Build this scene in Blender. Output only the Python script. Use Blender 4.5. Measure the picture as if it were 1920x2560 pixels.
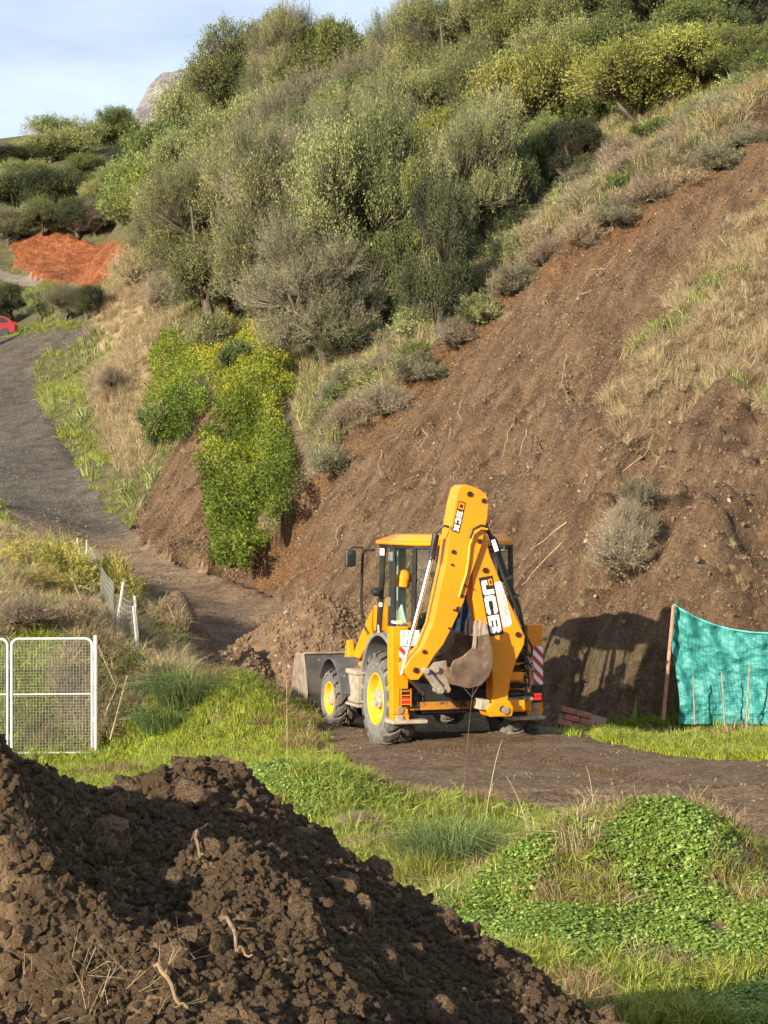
import bpy, bmesh, math, random
import numpy as np
from mathutils import Vector, Matrix, Euler

for _o in list(bpy.data.objects):
    bpy.data.objects.remove(_o, do_unlink=True)
SC = bpy.context.scene
COL = SC.collection
R = math.radians
rng = np.random.default_rng(7)
random.seed(7)

# ------------------------------------------------------------------ camera
F = 5180.0            # focal length in pixels of the 1920 x 2560 photograph
CH = 3.25             # eye height above the track beside the digger
cam_data = bpy.data.cameras.new('camera')
cam = bpy.data.objects.new('camera', cam_data)
COL.objects.link(cam)
cam.location = (0, 0, CH)
cam.rotation_euler = (R(90), 0, 0)
cam_data.sensor_fit = 'VERTICAL'
cam_data.sensor_height = 36.0
cam_data.lens = 36.0 * F / 2560.0
cam_data.clip_start = 0.1
cam_data.clip_end = 8000
SC.camera = cam

# ------------------------------------------------------------------ sky and sun
SUN_EL, SUN_AZ = 18.0, 53.0     # elevation; light travels to the right, this many degrees away from +X towards +Y
sx, sy = -math.cos(R(SUN_AZ)), -math.sin(R(SUN_AZ))           # horizontal direction towards the sun
world = bpy.data.worlds.new('World')
SC.world = world
world.use_nodes = True
wn, wl = world.node_tree.nodes, world.node_tree.links
wn.clear()
w_out = wn.new('ShaderNodeOutputWorld')
w_bg = wn.new('ShaderNodeBackground')
w_sky = wn.new('ShaderNodeTexSky')
w_sky.sky_type = 'NISHITA'
w_sky.sun_disc = False
w_sky.sun_elevation = R(SUN_EL)
w_sky.sun_rotation = math.atan2(sx, sy)
w_sky.altitude = 200
w_sky.air_density = 1.0
w_sky.dust_density = 1.2
w_sky.ozone_density = 2.0
w_bg.inputs['Strength'].default_value = 0.05
# thin high cloud over the whole sky
w_tc = wn.new('ShaderNodeTexCoord')
w_map = wn.new('ShaderNodeMapping'); w_map.inputs['Scale'].default_value = (1.6, 1.6, 7.0)
w_ns = wn.new('ShaderNodeTexNoise'); w_ns.inputs['Scale'].default_value = 2.2
w_ns.inputs['Detail'].default_value = 7; w_ns.inputs['Roughness'].default_value = 0.55
w_rp = wn.new('ShaderNodeValToRGB')
w_rp.color_ramp.elements[0].position = 0.36; w_rp.color_ramp.elements[0].color = (0.42, 0.42, 0.42, 1)
w_rp.color_ramp.elements[1].position = 0.68; w_rp.color_ramp.elements[1].color = (0.95, 0.95, 0.95, 1)
w_mix = wn.new('ShaderNodeMixRGB'); w_mix.inputs['Color2'].default_value = (8.4, 9.8, 11.6, 1)
wl.new(w_tc.outputs['Generated'], w_map.inputs['Vector'])
wl.new(w_map.outputs['Vector'], w_ns.inputs['Vector'])
wl.new(w_ns.outputs['Fac'], w_rp.inputs['Fac'])
wl.new(w_rp.outputs['Color'], w_mix.inputs['Fac'])
wl.new(w_sky.outputs['Color'], w_mix.inputs['Color1'])
wl.new(w_mix.outputs['Color'], w_bg.inputs['Color'])
wl.new(w_bg.outputs['Background'], w_out.inputs['Surface'])

sun_data = bpy.data.lights.new('sun', 'SUN')
sun_data.energy = 5.0
sun_data.angle = R(0.53)
sun_data.color = (1.0, 0.88, 0.70)
sun = bpy.data.objects.new('sun', sun_data)
COL.objects.link(sun)
to_sun = Vector((sx * math.cos(R(SUN_EL)), sy * math.cos(R(SUN_EL)), math.sin(R(SUN_EL))))
sun.rotation_euler = to_sun.to_track_quat('Z', 'Y').to_euler()
sun.location = (-40, -30, 40)

vs = SC.view_settings
vs.view_transform = 'Standard'
vs.look = 'None'
vs.gamma = 1.0
vs.use_curve_mapping = False
vs.exposure = 1.17
SC.cycles.max_bounces = 5
SC.cycles.transparent_max_bounces = 12
SC.cycles.use_denoising = True
SC.cycles.use_adaptive_sampling = True
SC.cycles.adaptive_threshold = 0.03

# ------------------------------------------------------------------ helpers
def tag(o, label=None, cat=None, group=None, kind=None):
    if label: o['label'] = label
    if cat: o['category'] = cat
    if group: o['group'] = group
    if kind: o['kind'] = kind
    return o

def link(name, mesh, mat=None, parent=None, smooth=False):
    o = bpy.data.objects.new(name, mesh)
    COL.objects.link(o)
    if mat is not None and mesh is not None:
        if len(mesh.materials) == 0:
            mesh.materials.append(mat)
    if parent is not None:
        o.parent = parent
    return o

def empty(name, loc=(0, 0, 0), rz=0.0):
    o = bpy.data.objects.new(name, None)
    o.empty_display_size = 0.3
    COL.objects.link(o)
    o.location = loc
    o.rotation_euler = (0, 0, rz)
    return o

def np_mesh(name, V, Fc, smooth=False, attrs=None):
    """mesh from vertex array and an (n,3) or (n,4) face array"""
    V = np.asarray(V, dtype=np.float32); Fc = np.asarray(Fc, dtype=np.int32)
    me = bpy.data.meshes.new(name)
    k = Fc.shape[1]; n = Fc.shape[0]
    me.vertices.add(len(V)); me.vertices.foreach_set('co', V.ravel())
    me.loops.add(n * k); me.loops.foreach_set('vertex_index', Fc.ravel())
    me.polygons.add(n)
    me.polygons.foreach_set('loop_start', np.arange(0, n * k, k, dtype=np.int32))
    me.polygons.foreach_set('loop_total', np.full(n, k, dtype=np.int32))
    me.polygons.foreach_set('use_smooth', np.full(n, smooth, dtype=bool))
    if attrs:
        for an, av in attrs.items():
            a = me.attributes.new(an, 'FLOAT', 'POINT')
            a.data.foreach_set('value', np.asarray(av, dtype=np.float32))
    me.update()
    me.validate()
    return me

def hash2(ix, iy, seed):
    h = (ix.astype(np.int64) * 374761393 + iy.astype(np.int64) * 668265263 + seed * 974711) & 0xFFFFFFFF
    h = ((h ^ (h >> 13)) * 1274126177) & 0xFFFFFFFF
    h = h ^ (h >> 16)
    return (h & 0xFFFFFF) / float(0xFFFFFF)

def vnoise(x, y, seed=0):
    x0 = np.floor(x); y0 = np.floor(y)
    fx = x - x0; fy = y - y0
    fx = fx * fx * (3 - 2 * fx); fy = fy * fy * (3 - 2 * fy)
    a = hash2(x0, y0, seed); b = hash2(x0 + 1, y0, seed)
    c = hash2(x0, y0 + 1, seed); d = hash2(x0 + 1, y0 + 1, seed)
    return (a * (1 - fx) + b * fx) * (1 - fy) + (c * (1 - fx) + d * fx) * fy - 0.5

def fbm(x, y, seed=0, octaves=4, gain=0.5):
    s = 0; amp = 1.0
    for i in range(octaves):
        s = s + amp * vnoise(x * 2 ** i + 17.3 * i, y * 2 ** i - 9.1 * i, seed + i)
        amp *= gain
    return s

def in_poly(px, py, poly):
    inside = np.zeros(px.shape, dtype=bool)
    n = len(poly)
    for i in range(n):
        x1, y1 = poly[i]; x2, y2 = poly[(i + 1) % n]
        if y1 == y2: continue
        cond = ((y1 > py) != (y2 > py)) & (px < (x2 - x1) * (py - y1) / (y2 - y1) + x1)
        inside ^= cond
    return inside

def P(u, v, Y):
    """point at distance Y seen at photograph pixel (u, v)"""
    return ((u - 960) / F * Y, Y, CH - (v - 1280) / F * Y)

class TPS:
    def __init__(self, pts, lam=0.02):
        A = np.array(pts, dtype=float); self.c = A[:, :2]; n = len(A)
        K = self._k(self.c, self.c) + lam * np.eye(n)
        Q = np.hstack([np.ones((n, 1)), self.c])
        M = np.block([[K, Q], [Q.T, np.zeros((3, 3))]])
        s = np.linalg.solve(M, np.concatenate([A[:, 2], np.zeros(3)]))
        self.w, self.a = s[:n], s[n:]
    @staticmethod
    def _k(a, b):
        d2 = ((a[:, None, :] - b[None, :, :]) ** 2).sum(-1)
        return 0.5 * d2 * np.log(d2 + 1e-9)
    def __call__(self, x, y):
        x = np.asarray(x, float); y = np.asarray(y, float)
        q = np.stack([x.ravel(), y.ravel()], 1); out = np.empty(len(q))
        for i in range(0, len(q), 20000):
            b = q[i:i + 20000]
            out[i:i + 20000] = self._k(b, self.c) @ self.w + self.a[0] + b @ self.a[1:]
        return out.reshape(x.shape)

# ------------------------------------------------------------------ materials
def mat_base(name):
    m = bpy.data.materials.new(name)
    m.use_nodes = True
    nt = m.node_tree
    b = nt.nodes['Principled BSDF']
    return m, nt.nodes, nt.links, b

def ramp(nodes, stops):
    r = nodes.new('ShaderNodeValToRGB')
    e = r.color_ramp.elements
    while len(e) < len(stops): e.new(0.5)
    for i, (p, c) in enumerate(stops):
        e[i].position = p; e[i].color = (*c, 1)
    return r

def mat(name, c1, c2=None, rough=0.6, scale=4.0, bump=0.0, bscale=30.0, metal=0.0, dirt=None, dirt_amt=0.5, dirt_scale=3.0, spec=0.5):
    """painted / plain material: two-tone noise colour, optional dirt patches, optional bump"""
    m, n, l, b = mat_base(name)
    tc = n.new('ShaderNodeTexCoord')
    nz = n.new('ShaderNodeTexNoise'); nz.inputs['Scale'].default_value = scale; nz.inputs['Detail'].default_value = 6
    l.new(tc.outputs['Object'], nz.inputs['Vector'])
    rp = ramp(n, [(0.35, c1), (0.68, c2 or c1)])
    l.new(nz.outputs['Fac'], rp.inputs['Fac'])
    col = rp.outputs['Color']
    if dirt:
        dz = n.new('ShaderNodeTexNoise'); dz.inputs['Scale'].default_value = dirt_scale; dz.inputs['Detail'].default_value = 9
        dz.inputs['Roughness'].default_value = 0.7
        l.new(tc.outputs['Object'], dz.inputs['Vector'])
        t = 0.72 - 0.4 * dirt_amt
        dr = ramp(n, [(t, (0, 0, 0)), (t + 0.16, (1, 1, 1))])
        l.new(dz.outputs['Fac'], dr.inputs['Fac'])
        mx = n.new('ShaderNodeMixRGB'); mx.inputs['Color2'].default_value = (*dirt, 1)
        l.new(dr.outputs['Color'], mx.inputs['Fac']); l.new(col, mx.inputs['Color1'])
        col = mx.outputs['Color']
        rm = n.new('ShaderNodeMapRange'); rm.inputs['To Min'].default_value = rough; rm.inputs['To Max'].default_value = 0.9
        l.new(dr.outputs['Color'], rm.inputs['Value']); l.new(rm.outputs['Result'], b.inputs['Roughness'])
    else:
        b.inputs['Roughness'].default_value = rough
    l.new(col, b.inputs['Base Color'])
    b.inputs['Metallic'].default_value = metal
    b.inputs['Specular IOR Level'].default_value = spec
    if bump > 0:
        bz = n.new('ShaderNodeTexNoise'); bz.inputs['Scale'].default_value = bscale; bz.inputs['Detail'].default_value = 5
        l.new(tc.outputs['Object'], bz.inputs['Vector'])
        bp = n.new('ShaderNodeBump'); bp.inputs['Strength'].default_value = bump; bp.inputs['Distance'].default_value = 0.02
        l.new(bz.outputs['Fac'], bp.inputs['Height']); l.new(bp.outputs['Normal'], b.inputs['Normal'])
    return m

def leaf_mat(name, stops, transl=0.3, rough=0.55, objvar=0.13):
    """leaves: colour runs along the per-leaf attribute 't', varied a little per plant; part translucent"""
    m, n, l, b = mat_base(name)
    at = n.new('ShaderNodeAttribute'); at.attribute_name = 't'
    rp = ramp(n, stops)
    l.new(at.outputs['Fac'], rp.inputs['Fac'])
    oi = n.new('ShaderNodeObjectInfo')
    hs = n.new('ShaderNodeHueSaturation')
    mr = n.new('ShaderNodeMapRange'); mr.inputs['To Min'].default_value = 1 - objvar * 1.3; mr.inputs['To Max'].default_value = 1 + objvar * 1.3
    mh = n.new('ShaderNodeMapRange'); mh.inputs['To Min'].default_value = 0.5 - objvar * 0.12; mh.inputs['To Max'].default_value = 0.5 + objvar * 0.12
    l.new(oi.outputs['Random'], mr.inputs['Value']); l.new(oi.outputs['Random'], mh.inputs['Value'])
    l.new(mr.outputs['Result'], hs.inputs['Value']); l.new(mh.outputs['Result'], hs.inputs['Hue'])
    l.new(rp.outputs['Color'], hs.inputs['Color'])
    l.new(hs.outputs['Color'], b.inputs['Base Color'])
    b.inputs['Roughness'].default_value = rough
    b.inputs['Specular IOR Level'].default_value = 0.35
    if transl > 0:
        tr = n.new('ShaderNodeBsdfTranslucent'); l.new(hs.outputs['Color'], tr.inputs['Color'])
        mx = n.new('ShaderNodeMixShader'); mx.inputs['Fac'].default_value = transl
        out = n['Material Output']
        l.new(b.outputs['BSDF'], mx.inputs[1]); l.new(tr.outputs['BSDF'], mx.inputs[2])
        l.new(mx.outputs['Shader'], out.inputs['Surface'])
    return m

def ground_mat(name, layers, rough=0.95, bump=0.6, bscale=9.0, speck=16.0, bdist=0.12, samp=1.0, streak=False):
    """soil / grass ground: layers = [(attribute or None, c1, c2, noise scale)], later layers over earlier by the attribute;
    each layer two-tone noise, edges broken by noise; stones as pale specks"""
    m, n, l, b = mat_base(name)
    tc = n.new('ShaderNodeTexCoord')
    col = None
    for i, (an, c1, c2, sc) in enumerate(layers):
        nz = n.new('ShaderNodeTexNoise'); nz.inputs['Scale'].default_value = sc; nz.inputs['Detail'].default_value = 10
        nz.inputs['Roughness'].default_value = 0.68
        if streak and i == 0:
            mp = n.new('ShaderNodeMapping'); mp.inputs['Rotation'].default_value = (0, 0, -R(54.4)); mp2 = n.new('ShaderNodeMapping'); mp2.inputs['Scale'].default_value = (.30, 1.5, .5)
            l.new(tc.outputs['Object'], mp.inputs['Vector']); l.new(mp.outputs['Vector'], mp2.inputs['Vector']); l.new(mp2.outputs['Vector'], nz.inputs['Vector'])
        else:
            l.new(tc.outputs['Object'], nz.inputs['Vector'])
        rp = ramp(n, [(0.34, c1), (0.66, c2)]); l.new(nz.outputs['Fac'], rp.inputs['Fac'])
        if col is None:
            col = rp.outputs['Color']
        else:
            at = n.new('ShaderNodeAttribute'); at.attribute_name = an
            ez = n.new('ShaderNodeTexNoise'); ez.inputs['Scale'].default_value = 1.7; ez.inputs['Detail'].default_value = 9
            ez.inputs['Roughness'].default_value = 0.7
            l.new(tc.outputs['Object'], ez.inputs['Vector'])
            ad = n.new('ShaderNodeMath'); ad.operation = 'ADD'
            l.new(at.outputs['Fac'], ad.inputs[0]); l.new(ez.outputs['Fac'], ad.inputs[1])
            er = ramp(n, [(0.86, (0, 0, 0)), (1.0, (1, 1, 1))])
            er.color_ramp.elements[0].position = 0.82
            sb = n.new('ShaderNodeMath'); sb.operation = 'MULTIPLY'; sb.inputs[1].default_value = 0.92
            l.new(ad.outputs['Value'], sb.inputs[0]); l.new(sb.outputs['Value'], er.inputs['Fac'])
            mx = n.new('ShaderNodeMixRGB')
            l.new(er.outputs['Color'], mx.inputs['Fac']); l.new(col, mx.inputs['Color1']); l.new(rp.outputs['Color'], mx.inputs['Color2'])
            col = mx.outputs['Color']
    sz = n.new('ShaderNodeTexNoise'); sz.inputs['Scale'].default_value = speck; sz.inputs['Detail'].default_value = 5; sz.inputs['Roughness'].default_value = 0.75
    l.new(tc.outputs['Object'], sz.inputs['Vector'])
    sr = ramp(n, [(0.32, (1 - .48 * samp, 1 - .5 * samp, 1 - .52 * samp)), (0.5, (1, 1, 1)), (0.70, (1 + .75 * samp, 1 + .7 * samp, 1 + .62 * samp))]); l.new(sz.outputs['Fac'], sr.inputs['Fac'])
    sm = n.new('ShaderNodeMixRGB'); sm.blend_type = 'MULTIPLY'; sm.inputs['Fac'].default_value = 1
    l.new(col, sm.inputs['Color1']); l.new(sr.outputs['Color'], sm.inputs['Color2']); col = sm.outputs['Color']
    l.new(col, b.inputs['Base Color'])
    b.inputs['Roughness'].default_value = rough
    b.inputs['Specular IOR Level'].default_value = 0.2
    bz = n.new('ShaderNodeTexNoise'); bz.inputs['Scale'].default_value = bscale; bz.inputs['Detail'].default_value = 9
    bz.inputs['Roughness'].default_value = 0.7
    l.new(tc.outputs['Object'], bz.inputs['Vector'])
    bp = n.new('ShaderNodeBump'); bp.inputs['Strength'].default_value = bump; bp.inputs['Distance'].default_value = bdist
    l.new(bz.outputs['Fac'], bp.inputs['Height']); l.new(bp.outputs['Normal'], b.inputs['Normal'])
    return m
# ------------------------------------------------------------------ terrain
anch = []
for q in [(-3, 5, 1.2), (0, 5, 1.3), (3, 5, 1.2), (7, 5, 1.0), (0, 9, .6), (4, 9, .35), (3, 12, .08), (0, 13, .1), (-3, 12, .3), (-6, 10, .8),
          (0, 16, 0), (3, 16, 0), (6, 16, .05), (-4, 17, -.1), (0, 20, 0), (4, 20, 0), (8, 20, 0), (12, 20, .1), (0, 24, 0), (4, 24, 0), (8, 24, 0),
          (-2, 24, -.1), (-5, 24, -.3), (-3.5, 28, -.32), (-6, 28, -.4), (-5.5, 31, -.4), (-4.6, 31.2, -.36), (-8, 30, -.3), (-2.6, 29.6, -.25),
          (0, 28, 0), (4, 28, 0), (8, 28, .05), (0, 31, 0), (3, 30.5, 0), (6, 30.6, .05), (12, 30.5, .2), (-1, 34, 0), (-2, 35, 0.02), (1.5, 34, 0.0),
          (-1.6, 31, -.02), (-2.2, 33, .1)]:
    anch.append(q)
for q in [
    # left bank behind the gate
    (100, 1450, 40), (0, 1350, 44), (200, 1550, 35), (110, 1610, 33), (-100, 1600, 33), (-200, 1380, 42), (280, 1560, 36.5), (-300, 1700, 32),
    # the track climbing away
    (640, 1640, 38.5), (560, 1600, 40), (400, 1450, 48), (480, 1500, 45), (650, 1510, 43.5), (240, 1300, 58), (100, 1290, 56), (100, 1150, 70), (-150, 1180, 66),
    (200, 1130, 71), (60, 1000, 88), (-150, 1000, 88), (130, 980, 90), (60, 900, 108), (-150, 900, 108), (60, 850, 126), (-150, 850, 130), (180, 830, 124),
    (20, 846, 136), (-200, 845, 140), (200, 815, 138), (100, 790, 150), (100, 690, 166), (-100, 640, 172), (270, 725, 163),
    (40, 662, 172), (300, 718, 167), (150, 572, 177), (320, 612, 175), (40, 590, 178), (100, 500, 200), (100, 420, 230), (300, 460, 215), (300, 370, 245),
    (-200, 480, 200), (-300, 400, 240),
    # dry bank right of the track
    (340, 1310, 57), (285, 1150, 69), (205, 960, 92), (225, 850, 109), (420, 1050, 64), (330, 900, 82), (300, 750, 97), (350, 650, 106),
    (480, 1000, 62), (560, 1000, 60), (420, 800, 80),
    # left bare patch and ivy
    (400, 1350, 54), (560, 1430, 48), (450, 1150, 59), (620, 1200, 53), (640, 1000, 57),
    # slide: foot, face
    (700, 1455, 45), (800, 1490, 42.5), (930, 1540, 40), (1100, 1650, 36.5), (1400, 1815, 32.6), (1560, 1812, 32.0), (1750, 1808, 31.8), (1920, 1805, 31.7),
    (2300, 1800, 31.6), (1750, 1600, 32.2), (1690, 1510, 32.65), (1560, 1600, 32.5), (1400, 1600, 33.4), (1900, 1600, 32.0), (1250, 1500, 36.8),
    (1900, 1400, 33.4), (1640, 1450, 33.3), (1560, 1400, 34.6), (1750, 1300, 34.9), (1900, 1100, 37.7), (1900, 800, 41.5), (1900, 500, 46), (1900, 310, 50),
    (1400, 1400, 36.0), (1400, 1100, 40.3), (1400, 800, 45), (1440, 625, 48.3),
    (1100, 1400, 39.6), (1100, 1100, 44.5), (1130, 880, 48.6), (1250, 1200, 40.7), (1250, 900, 45.5),
    (800, 1300, 45.3), (800, 1220, 46.8), (950, 1300, 42.6), (950, 1080, 47.2), (1600, 700, 45), (1700, 490, 47.6),
    (2300, 1300, 35), (2300, 800, 41), (2300, 310, 49),
    # natural hill under the trees
    (1000, 930, 55), (1000, 680, 72), (1000, 380, 98), (1000, 210, 130), (720, 1080, 53), (720, 870, 64), (700, 580, 86), (700, 330, 108), (700, 260, 135),
    (1400, 590, 52), (1400, 440, 68), (1400, 200, 95), (1400, 90, 125), (1900, 290, 53), (1900, 170, 72), (1900, 70, 98), (450, 860, 78), (450, 660, 100),
    (450, 460, 122), (2300, 150, 80), (560, 900, 68), (850, 960, 58), (450, 360, 150), (1000, 215, 165), (2000, -150, 140)]:
    anch.append(P(*q))
_tps0 = TPS(anch, 0.05)
class GridSurf:
    """the smooth base surface, tabulated once and read back by bicubic-free bilinear look-up"""
    def __init__(s, f, x0, x1, y0, y1, d):
        s.x0, s.y0, s.d = x0, y0, d
        xs = np.arange(x0, x1 + d, d); ys = np.arange(y0, y1 + d, d)
        X, Y = np.meshgrid(xs, ys); s.z = f(X, Y); s.ny, s.nx = s.z.shape
    def __call__(s, x, y):
        a = np.clip((np.asarray(x, float) - s.x0) / s.d, 0, s.nx - 1.001); b = np.clip((np.asarray(y, float) - s.y0) / s.d, 0, s.ny - 1.001)
        i = a.astype(int); j = b.astype(int); fx = a - i; fy = b - j
        return (s.z[j, i] * (1 - fx) + s.z[j, i + 1] * fx) * (1 - fy) + (s.z[j + 1, i] * (1 - fx) + s.z[j + 1, i + 1] * fx) * fy
_gs_near = GridSurf(_tps0, -16, 20, 1, 76, .25)
_gs_far = GridSurf(_tps0, -90, 92, 1, 270, 1.0)
def _tps(x, y):
    x = np.asarray(x, float); y = np.asarray(y, float)
    near = (x > -15.5) & (x < 19.5) & (y < 75.5)
    return np.where(near, _gs_near(x, y), _gs_far(x, y))

RIDGE = [(560, 1440), (690, 1400), (740, 1280), (800, 1200), (930, 1060), (1130, 870), (1280, 735), (1440, 620), (1700, 480), (1920, 310), (2500, 60)]
PZ_ROAD = [(640, 1700), (760, 1790), (860, 1905), (1000, 1990), (1300, 2035), (1500, 2075), (1700, 2125), (1920, 2190), (2400, 2300), (2500, 1920), (1920, 1908), (1700, 1892),
           (1500, 1850), (1400, 1838), (1360, 1760), (1000, 1650), (850, 1560), (740, 1510), (690, 1490), (560, 1440), (420, 1400), (330, 1330), (250, 1260),
           (165, 1120), (95, 1000), (80, 930), (95, 890), (240, 838), (240, 812), (60, 840), (-100, 850), (-300, 900), (-300, 1100), (-50, 1180), (0, 1260),
           (80, 1350), (190, 1400), (280, 1450), (330, 1500), (350, 1560), (420, 1600), (520, 1640)]
PZ_SLOPE = [(690, 1490), (740, 1510), (850, 1560), (1000, 1650), (1360, 1760), (1400, 1838), (1470, 1812), (1560, 1806), (1700, 1800), (2500, 1800), (2500, 60)] + RIDGE[::-1][1:] + [(600, 1455)]
PZ_PATCH = [(330, 1330), (420, 1400), (560, 1440), (600, 1455), (690, 1400), (640, 1380), (565, 1400), (570, 1150), (570, 1010), (510, 1010), (440, 1120), (370, 1240)]
PZ_RED = [(30, 600), (60, 585), (150, 570), (235, 615), (290, 620), (335, 612), (335, 690), (275, 732), (200, 712), (100, 690), (40, 660)]
PZ_TRACK = [(-50, 655), (0, 660), (110, 690), (200, 718), (300, 735), (300, 755), (200, 735), (100, 705), (0, 675), (-50, 668)]
PZ_BANK = [(340, 1310), (285, 1150), (215, 960), (215, 860), (240, 720), (330, 640), (430, 680), (440, 800), (430, 1000), (420, 1130), (370, 1240)]
PZ_DRY = [(1500, 1010), (1560, 880), (1640, 770), (1710, 650), (1780, 570), (1920, 450), (2400, 220), (2400, 1100), (1920, 1050), (1780, 1000), (1700, 1060), (1580, 1100)]
PZ_VERGE = [(1480, 1815), (1560, 1806), (1700, 1800), (2500, 1800), (2500, 1920), (1920, 1908), (1700, 1892), (1500, 1850)]

def proj(x, y, z):
    return 960 + F * x / y, 1280 - F * (z - CH) / y

def ridge_dist(u, v):
    """signed pixel distance to the ridge line of the slide, positive above it"""
    best = np.full(u.shape, 1e9); sg = np.zeros(u.shape)
    for (x1, y1), (x2, y2) in zip(RIDGE[:-1], RIDGE[1:]):
        dx, dy = x2 - x1, y2 - y1
        t = np.clip(((u - x1) * dx + (v - y1) * dy) / (dx * dx + dy * dy), 0, 1)
        d = np.hypot(u - x1 - t * dx, v - y1 - t * dy)
        s = np.sign(dx * (v - y1) - dy * (u - x1))
        m = d < best
        best = np.where(m, d, best); sg = np.where(m, -s, sg)
    return best * sg

BUMPS = [  # x, y, sx, sy, height : hummocks and hollows
    (-2.45, 31.6, 1.0, 1.1, .72), (-2.0, 30.6, .7, .8, .25), (-3.4, 32.4, .5, .5, .3),
    (2.05, 17.0, .80, .75, .70), (1.2, 16.6, .5, .6, .30), (2.9, 17.0, .6, .7, .40), (3.3, 15.6, .7, .6, .2), (1.45, 17.5, .3, .3, .16), (2.5, 16.4, .28, .3, .15), (1.75, 16.2, .22, .25, .14), (3.0, 16.2, .3, .25, .12), (2.2, 15.7, .3, .3, .12), (1.0, 16.0, .25, .25, -.10),
    (-.75, 22.2, .75, .9, .42), (-1.35, 22.8, .5, .7, .2), (.15, 18.4, .6, .8, .22), (-.2, 20.2, .5, .6, .15),
    (-3.75, 37.9, .45, .45, .95), (-3.3, 38.6, .35, .4, .4), (-4.1, 39.2, .5, .6, .7), (-2.3, 41.0, .7, .7, -.35), (-2.9, 38.8, .5, .5, -.45),
    (5.4, 30.3, 1.8, .5, .10), (-3.75, 30.4, .35, .7, -.25)]

def zones(x, y):
    zb = _tps(x, y)
    u, v = proj(x, np.maximum(y, 1.0), zb)
    ok = y > 12.5
    Z = dict(u=u, v=v, zb=zb)
    for k, p in dict(road=PZ_ROAD, slope=PZ_SLOPE, patch=PZ_PATCH, red=PZ_RED, track=PZ_TRACK, bank=PZ_BANK, dry=PZ_DRY, verge=PZ_VERGE).items():
        Z[k] = in_poly(u, v, p) & ok
    Z['road'] &= (y < 142)
    Z['slope'] &= (y > 30) & (y < 75)
    Z['slope'] &= ~Z['road']
    Z['red'] &= y > 140
    Z['verge'] &= y < 36
    return Z

def height(x, y, Z=None):
    if Z is None: Z = zones(x, y)
    h = Z['zb'].copy()
    u, v = Z['u'], Z['v']
    bare = Z['slope'] | Z['patch'] | Z['red']
    for bx, by, ax, ay, ah in BUMPS:
        h += ah * np.exp(-((x - bx) / ax) ** 2 - ((y - by) / ay) ** 2)
    # scarp along the top of the slide
    d = ridge_dist(u, v)
    near = (y > 38) & (y < 75) & (u > 640)
    h += np.where(near, .8 / (1 + np.exp(-np.clip(d, -200, 200) / 5.0)) * np.exp(-np.maximum(d, 0) / 160), 0)
    # relief
    far = np.clip((y - 60) / 120, 0, 1)
    s = x * .58 + y * .81; t = x * .81 - y * .58
    rel = .42 * fbm(s * .30, t * 1.1, 3, 4) + .14 * fbm(s * .7, t * 3.2, 7, 3) + .20 * fbm(x * 1.3, y * 1.3, 5, 4, .55) + .10 * fbm(x * 4.5, y * 4.5, 9, 3, .6)
    gully = -.34 * np.clip(vnoise(s * .22, t * .9, 21) - .22, 0, 1) * 2
    h += np.where(bare, rel * np.where(Z['red'], 1.6, 1.4 + 1.5 * far) * np.where((u > 1420) & (v > 950) & (y < 60), 1.45, 1) + gully * 1.3, 0)
    fine = .05 * fbm(x * 1.8, y * 1.8, 31, 4) + .03 * fbm(x * 7, y * 7, 37, 2)
    h += np.where(Z['road'], fine * .8, 0)
    h += np.where(~bare & ~Z['road'], .14 * fbm(x * .9, y * .9, 41, 4) + .04 * fbm(x * 5, y * 5, 43, 2) + far * 1.6 * fbm(x * .1, y * .1, 47, 3), 0)
    # wheel ruts pressed into the soft track in front of the digger
    rut = np.zeros_like(h)
    for off in (0.0, 1.75):
        for k in range(2):
            c = 21.4 + off + .55 * k + .16 * (x - 1.5) + .12 * np.sin(x * .9 + k)
            rut -= .07 * np.exp(-((y - c) / .13) ** 2) * (1 + .5 * vnoise(x * 3, y * 0 + k, 55))
            rut += .045 * np.exp(-((y - c - .24) / .1) ** 2)
    h += np.where(Z['road'] & (y < 29), rut, 0)
    return h

def spaced(segs):
    out = []
    for a, b, s in segs:
        n = max(1, int(round((b - a) / s)))
        out += list(np.linspace(a, b, n, endpoint=False))
    out.append(segs[-1][1])
    return np.array(out)

gx = spaced([(-80, -34, 4.0), (-34, -16, .6), (-16, -7, .2), (-7, 11, .115), (11, 18, .45), (18, 36, 1.5), (36, 90, 4.5)])
gy = spaced([(2, 13, .4), (13, 36, .11), (36, 52, .14), (52, 72, .3), (72, 130, .4), (130, 164, .8), (164, 184, .4), (184, 190, .8), (190, 265, 2.5)])
GX, GY = np.meshgrid(gx, gy)
ZN = zones(GX, GY)
GZ = height(GX, GY, ZN)
nx_, ny_ = len(gx), len(gy)
VT = np.stack([GX.ravel(), GY.ravel(), GZ.ravel()], 1)
ii = (np.arange(ny_ - 1)[:, None] * nx_ + np.arange(nx_ - 1)[None, :]).ravel()
FT = np.stack([ii, ii + 1, ii + 1 + nx_, ii + nx_], 1)

def zt(x, y):
    """terrain height at a place"""
    return float(height(np.array([[x]], float), np.array([[y]], float))[0, 0])

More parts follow.
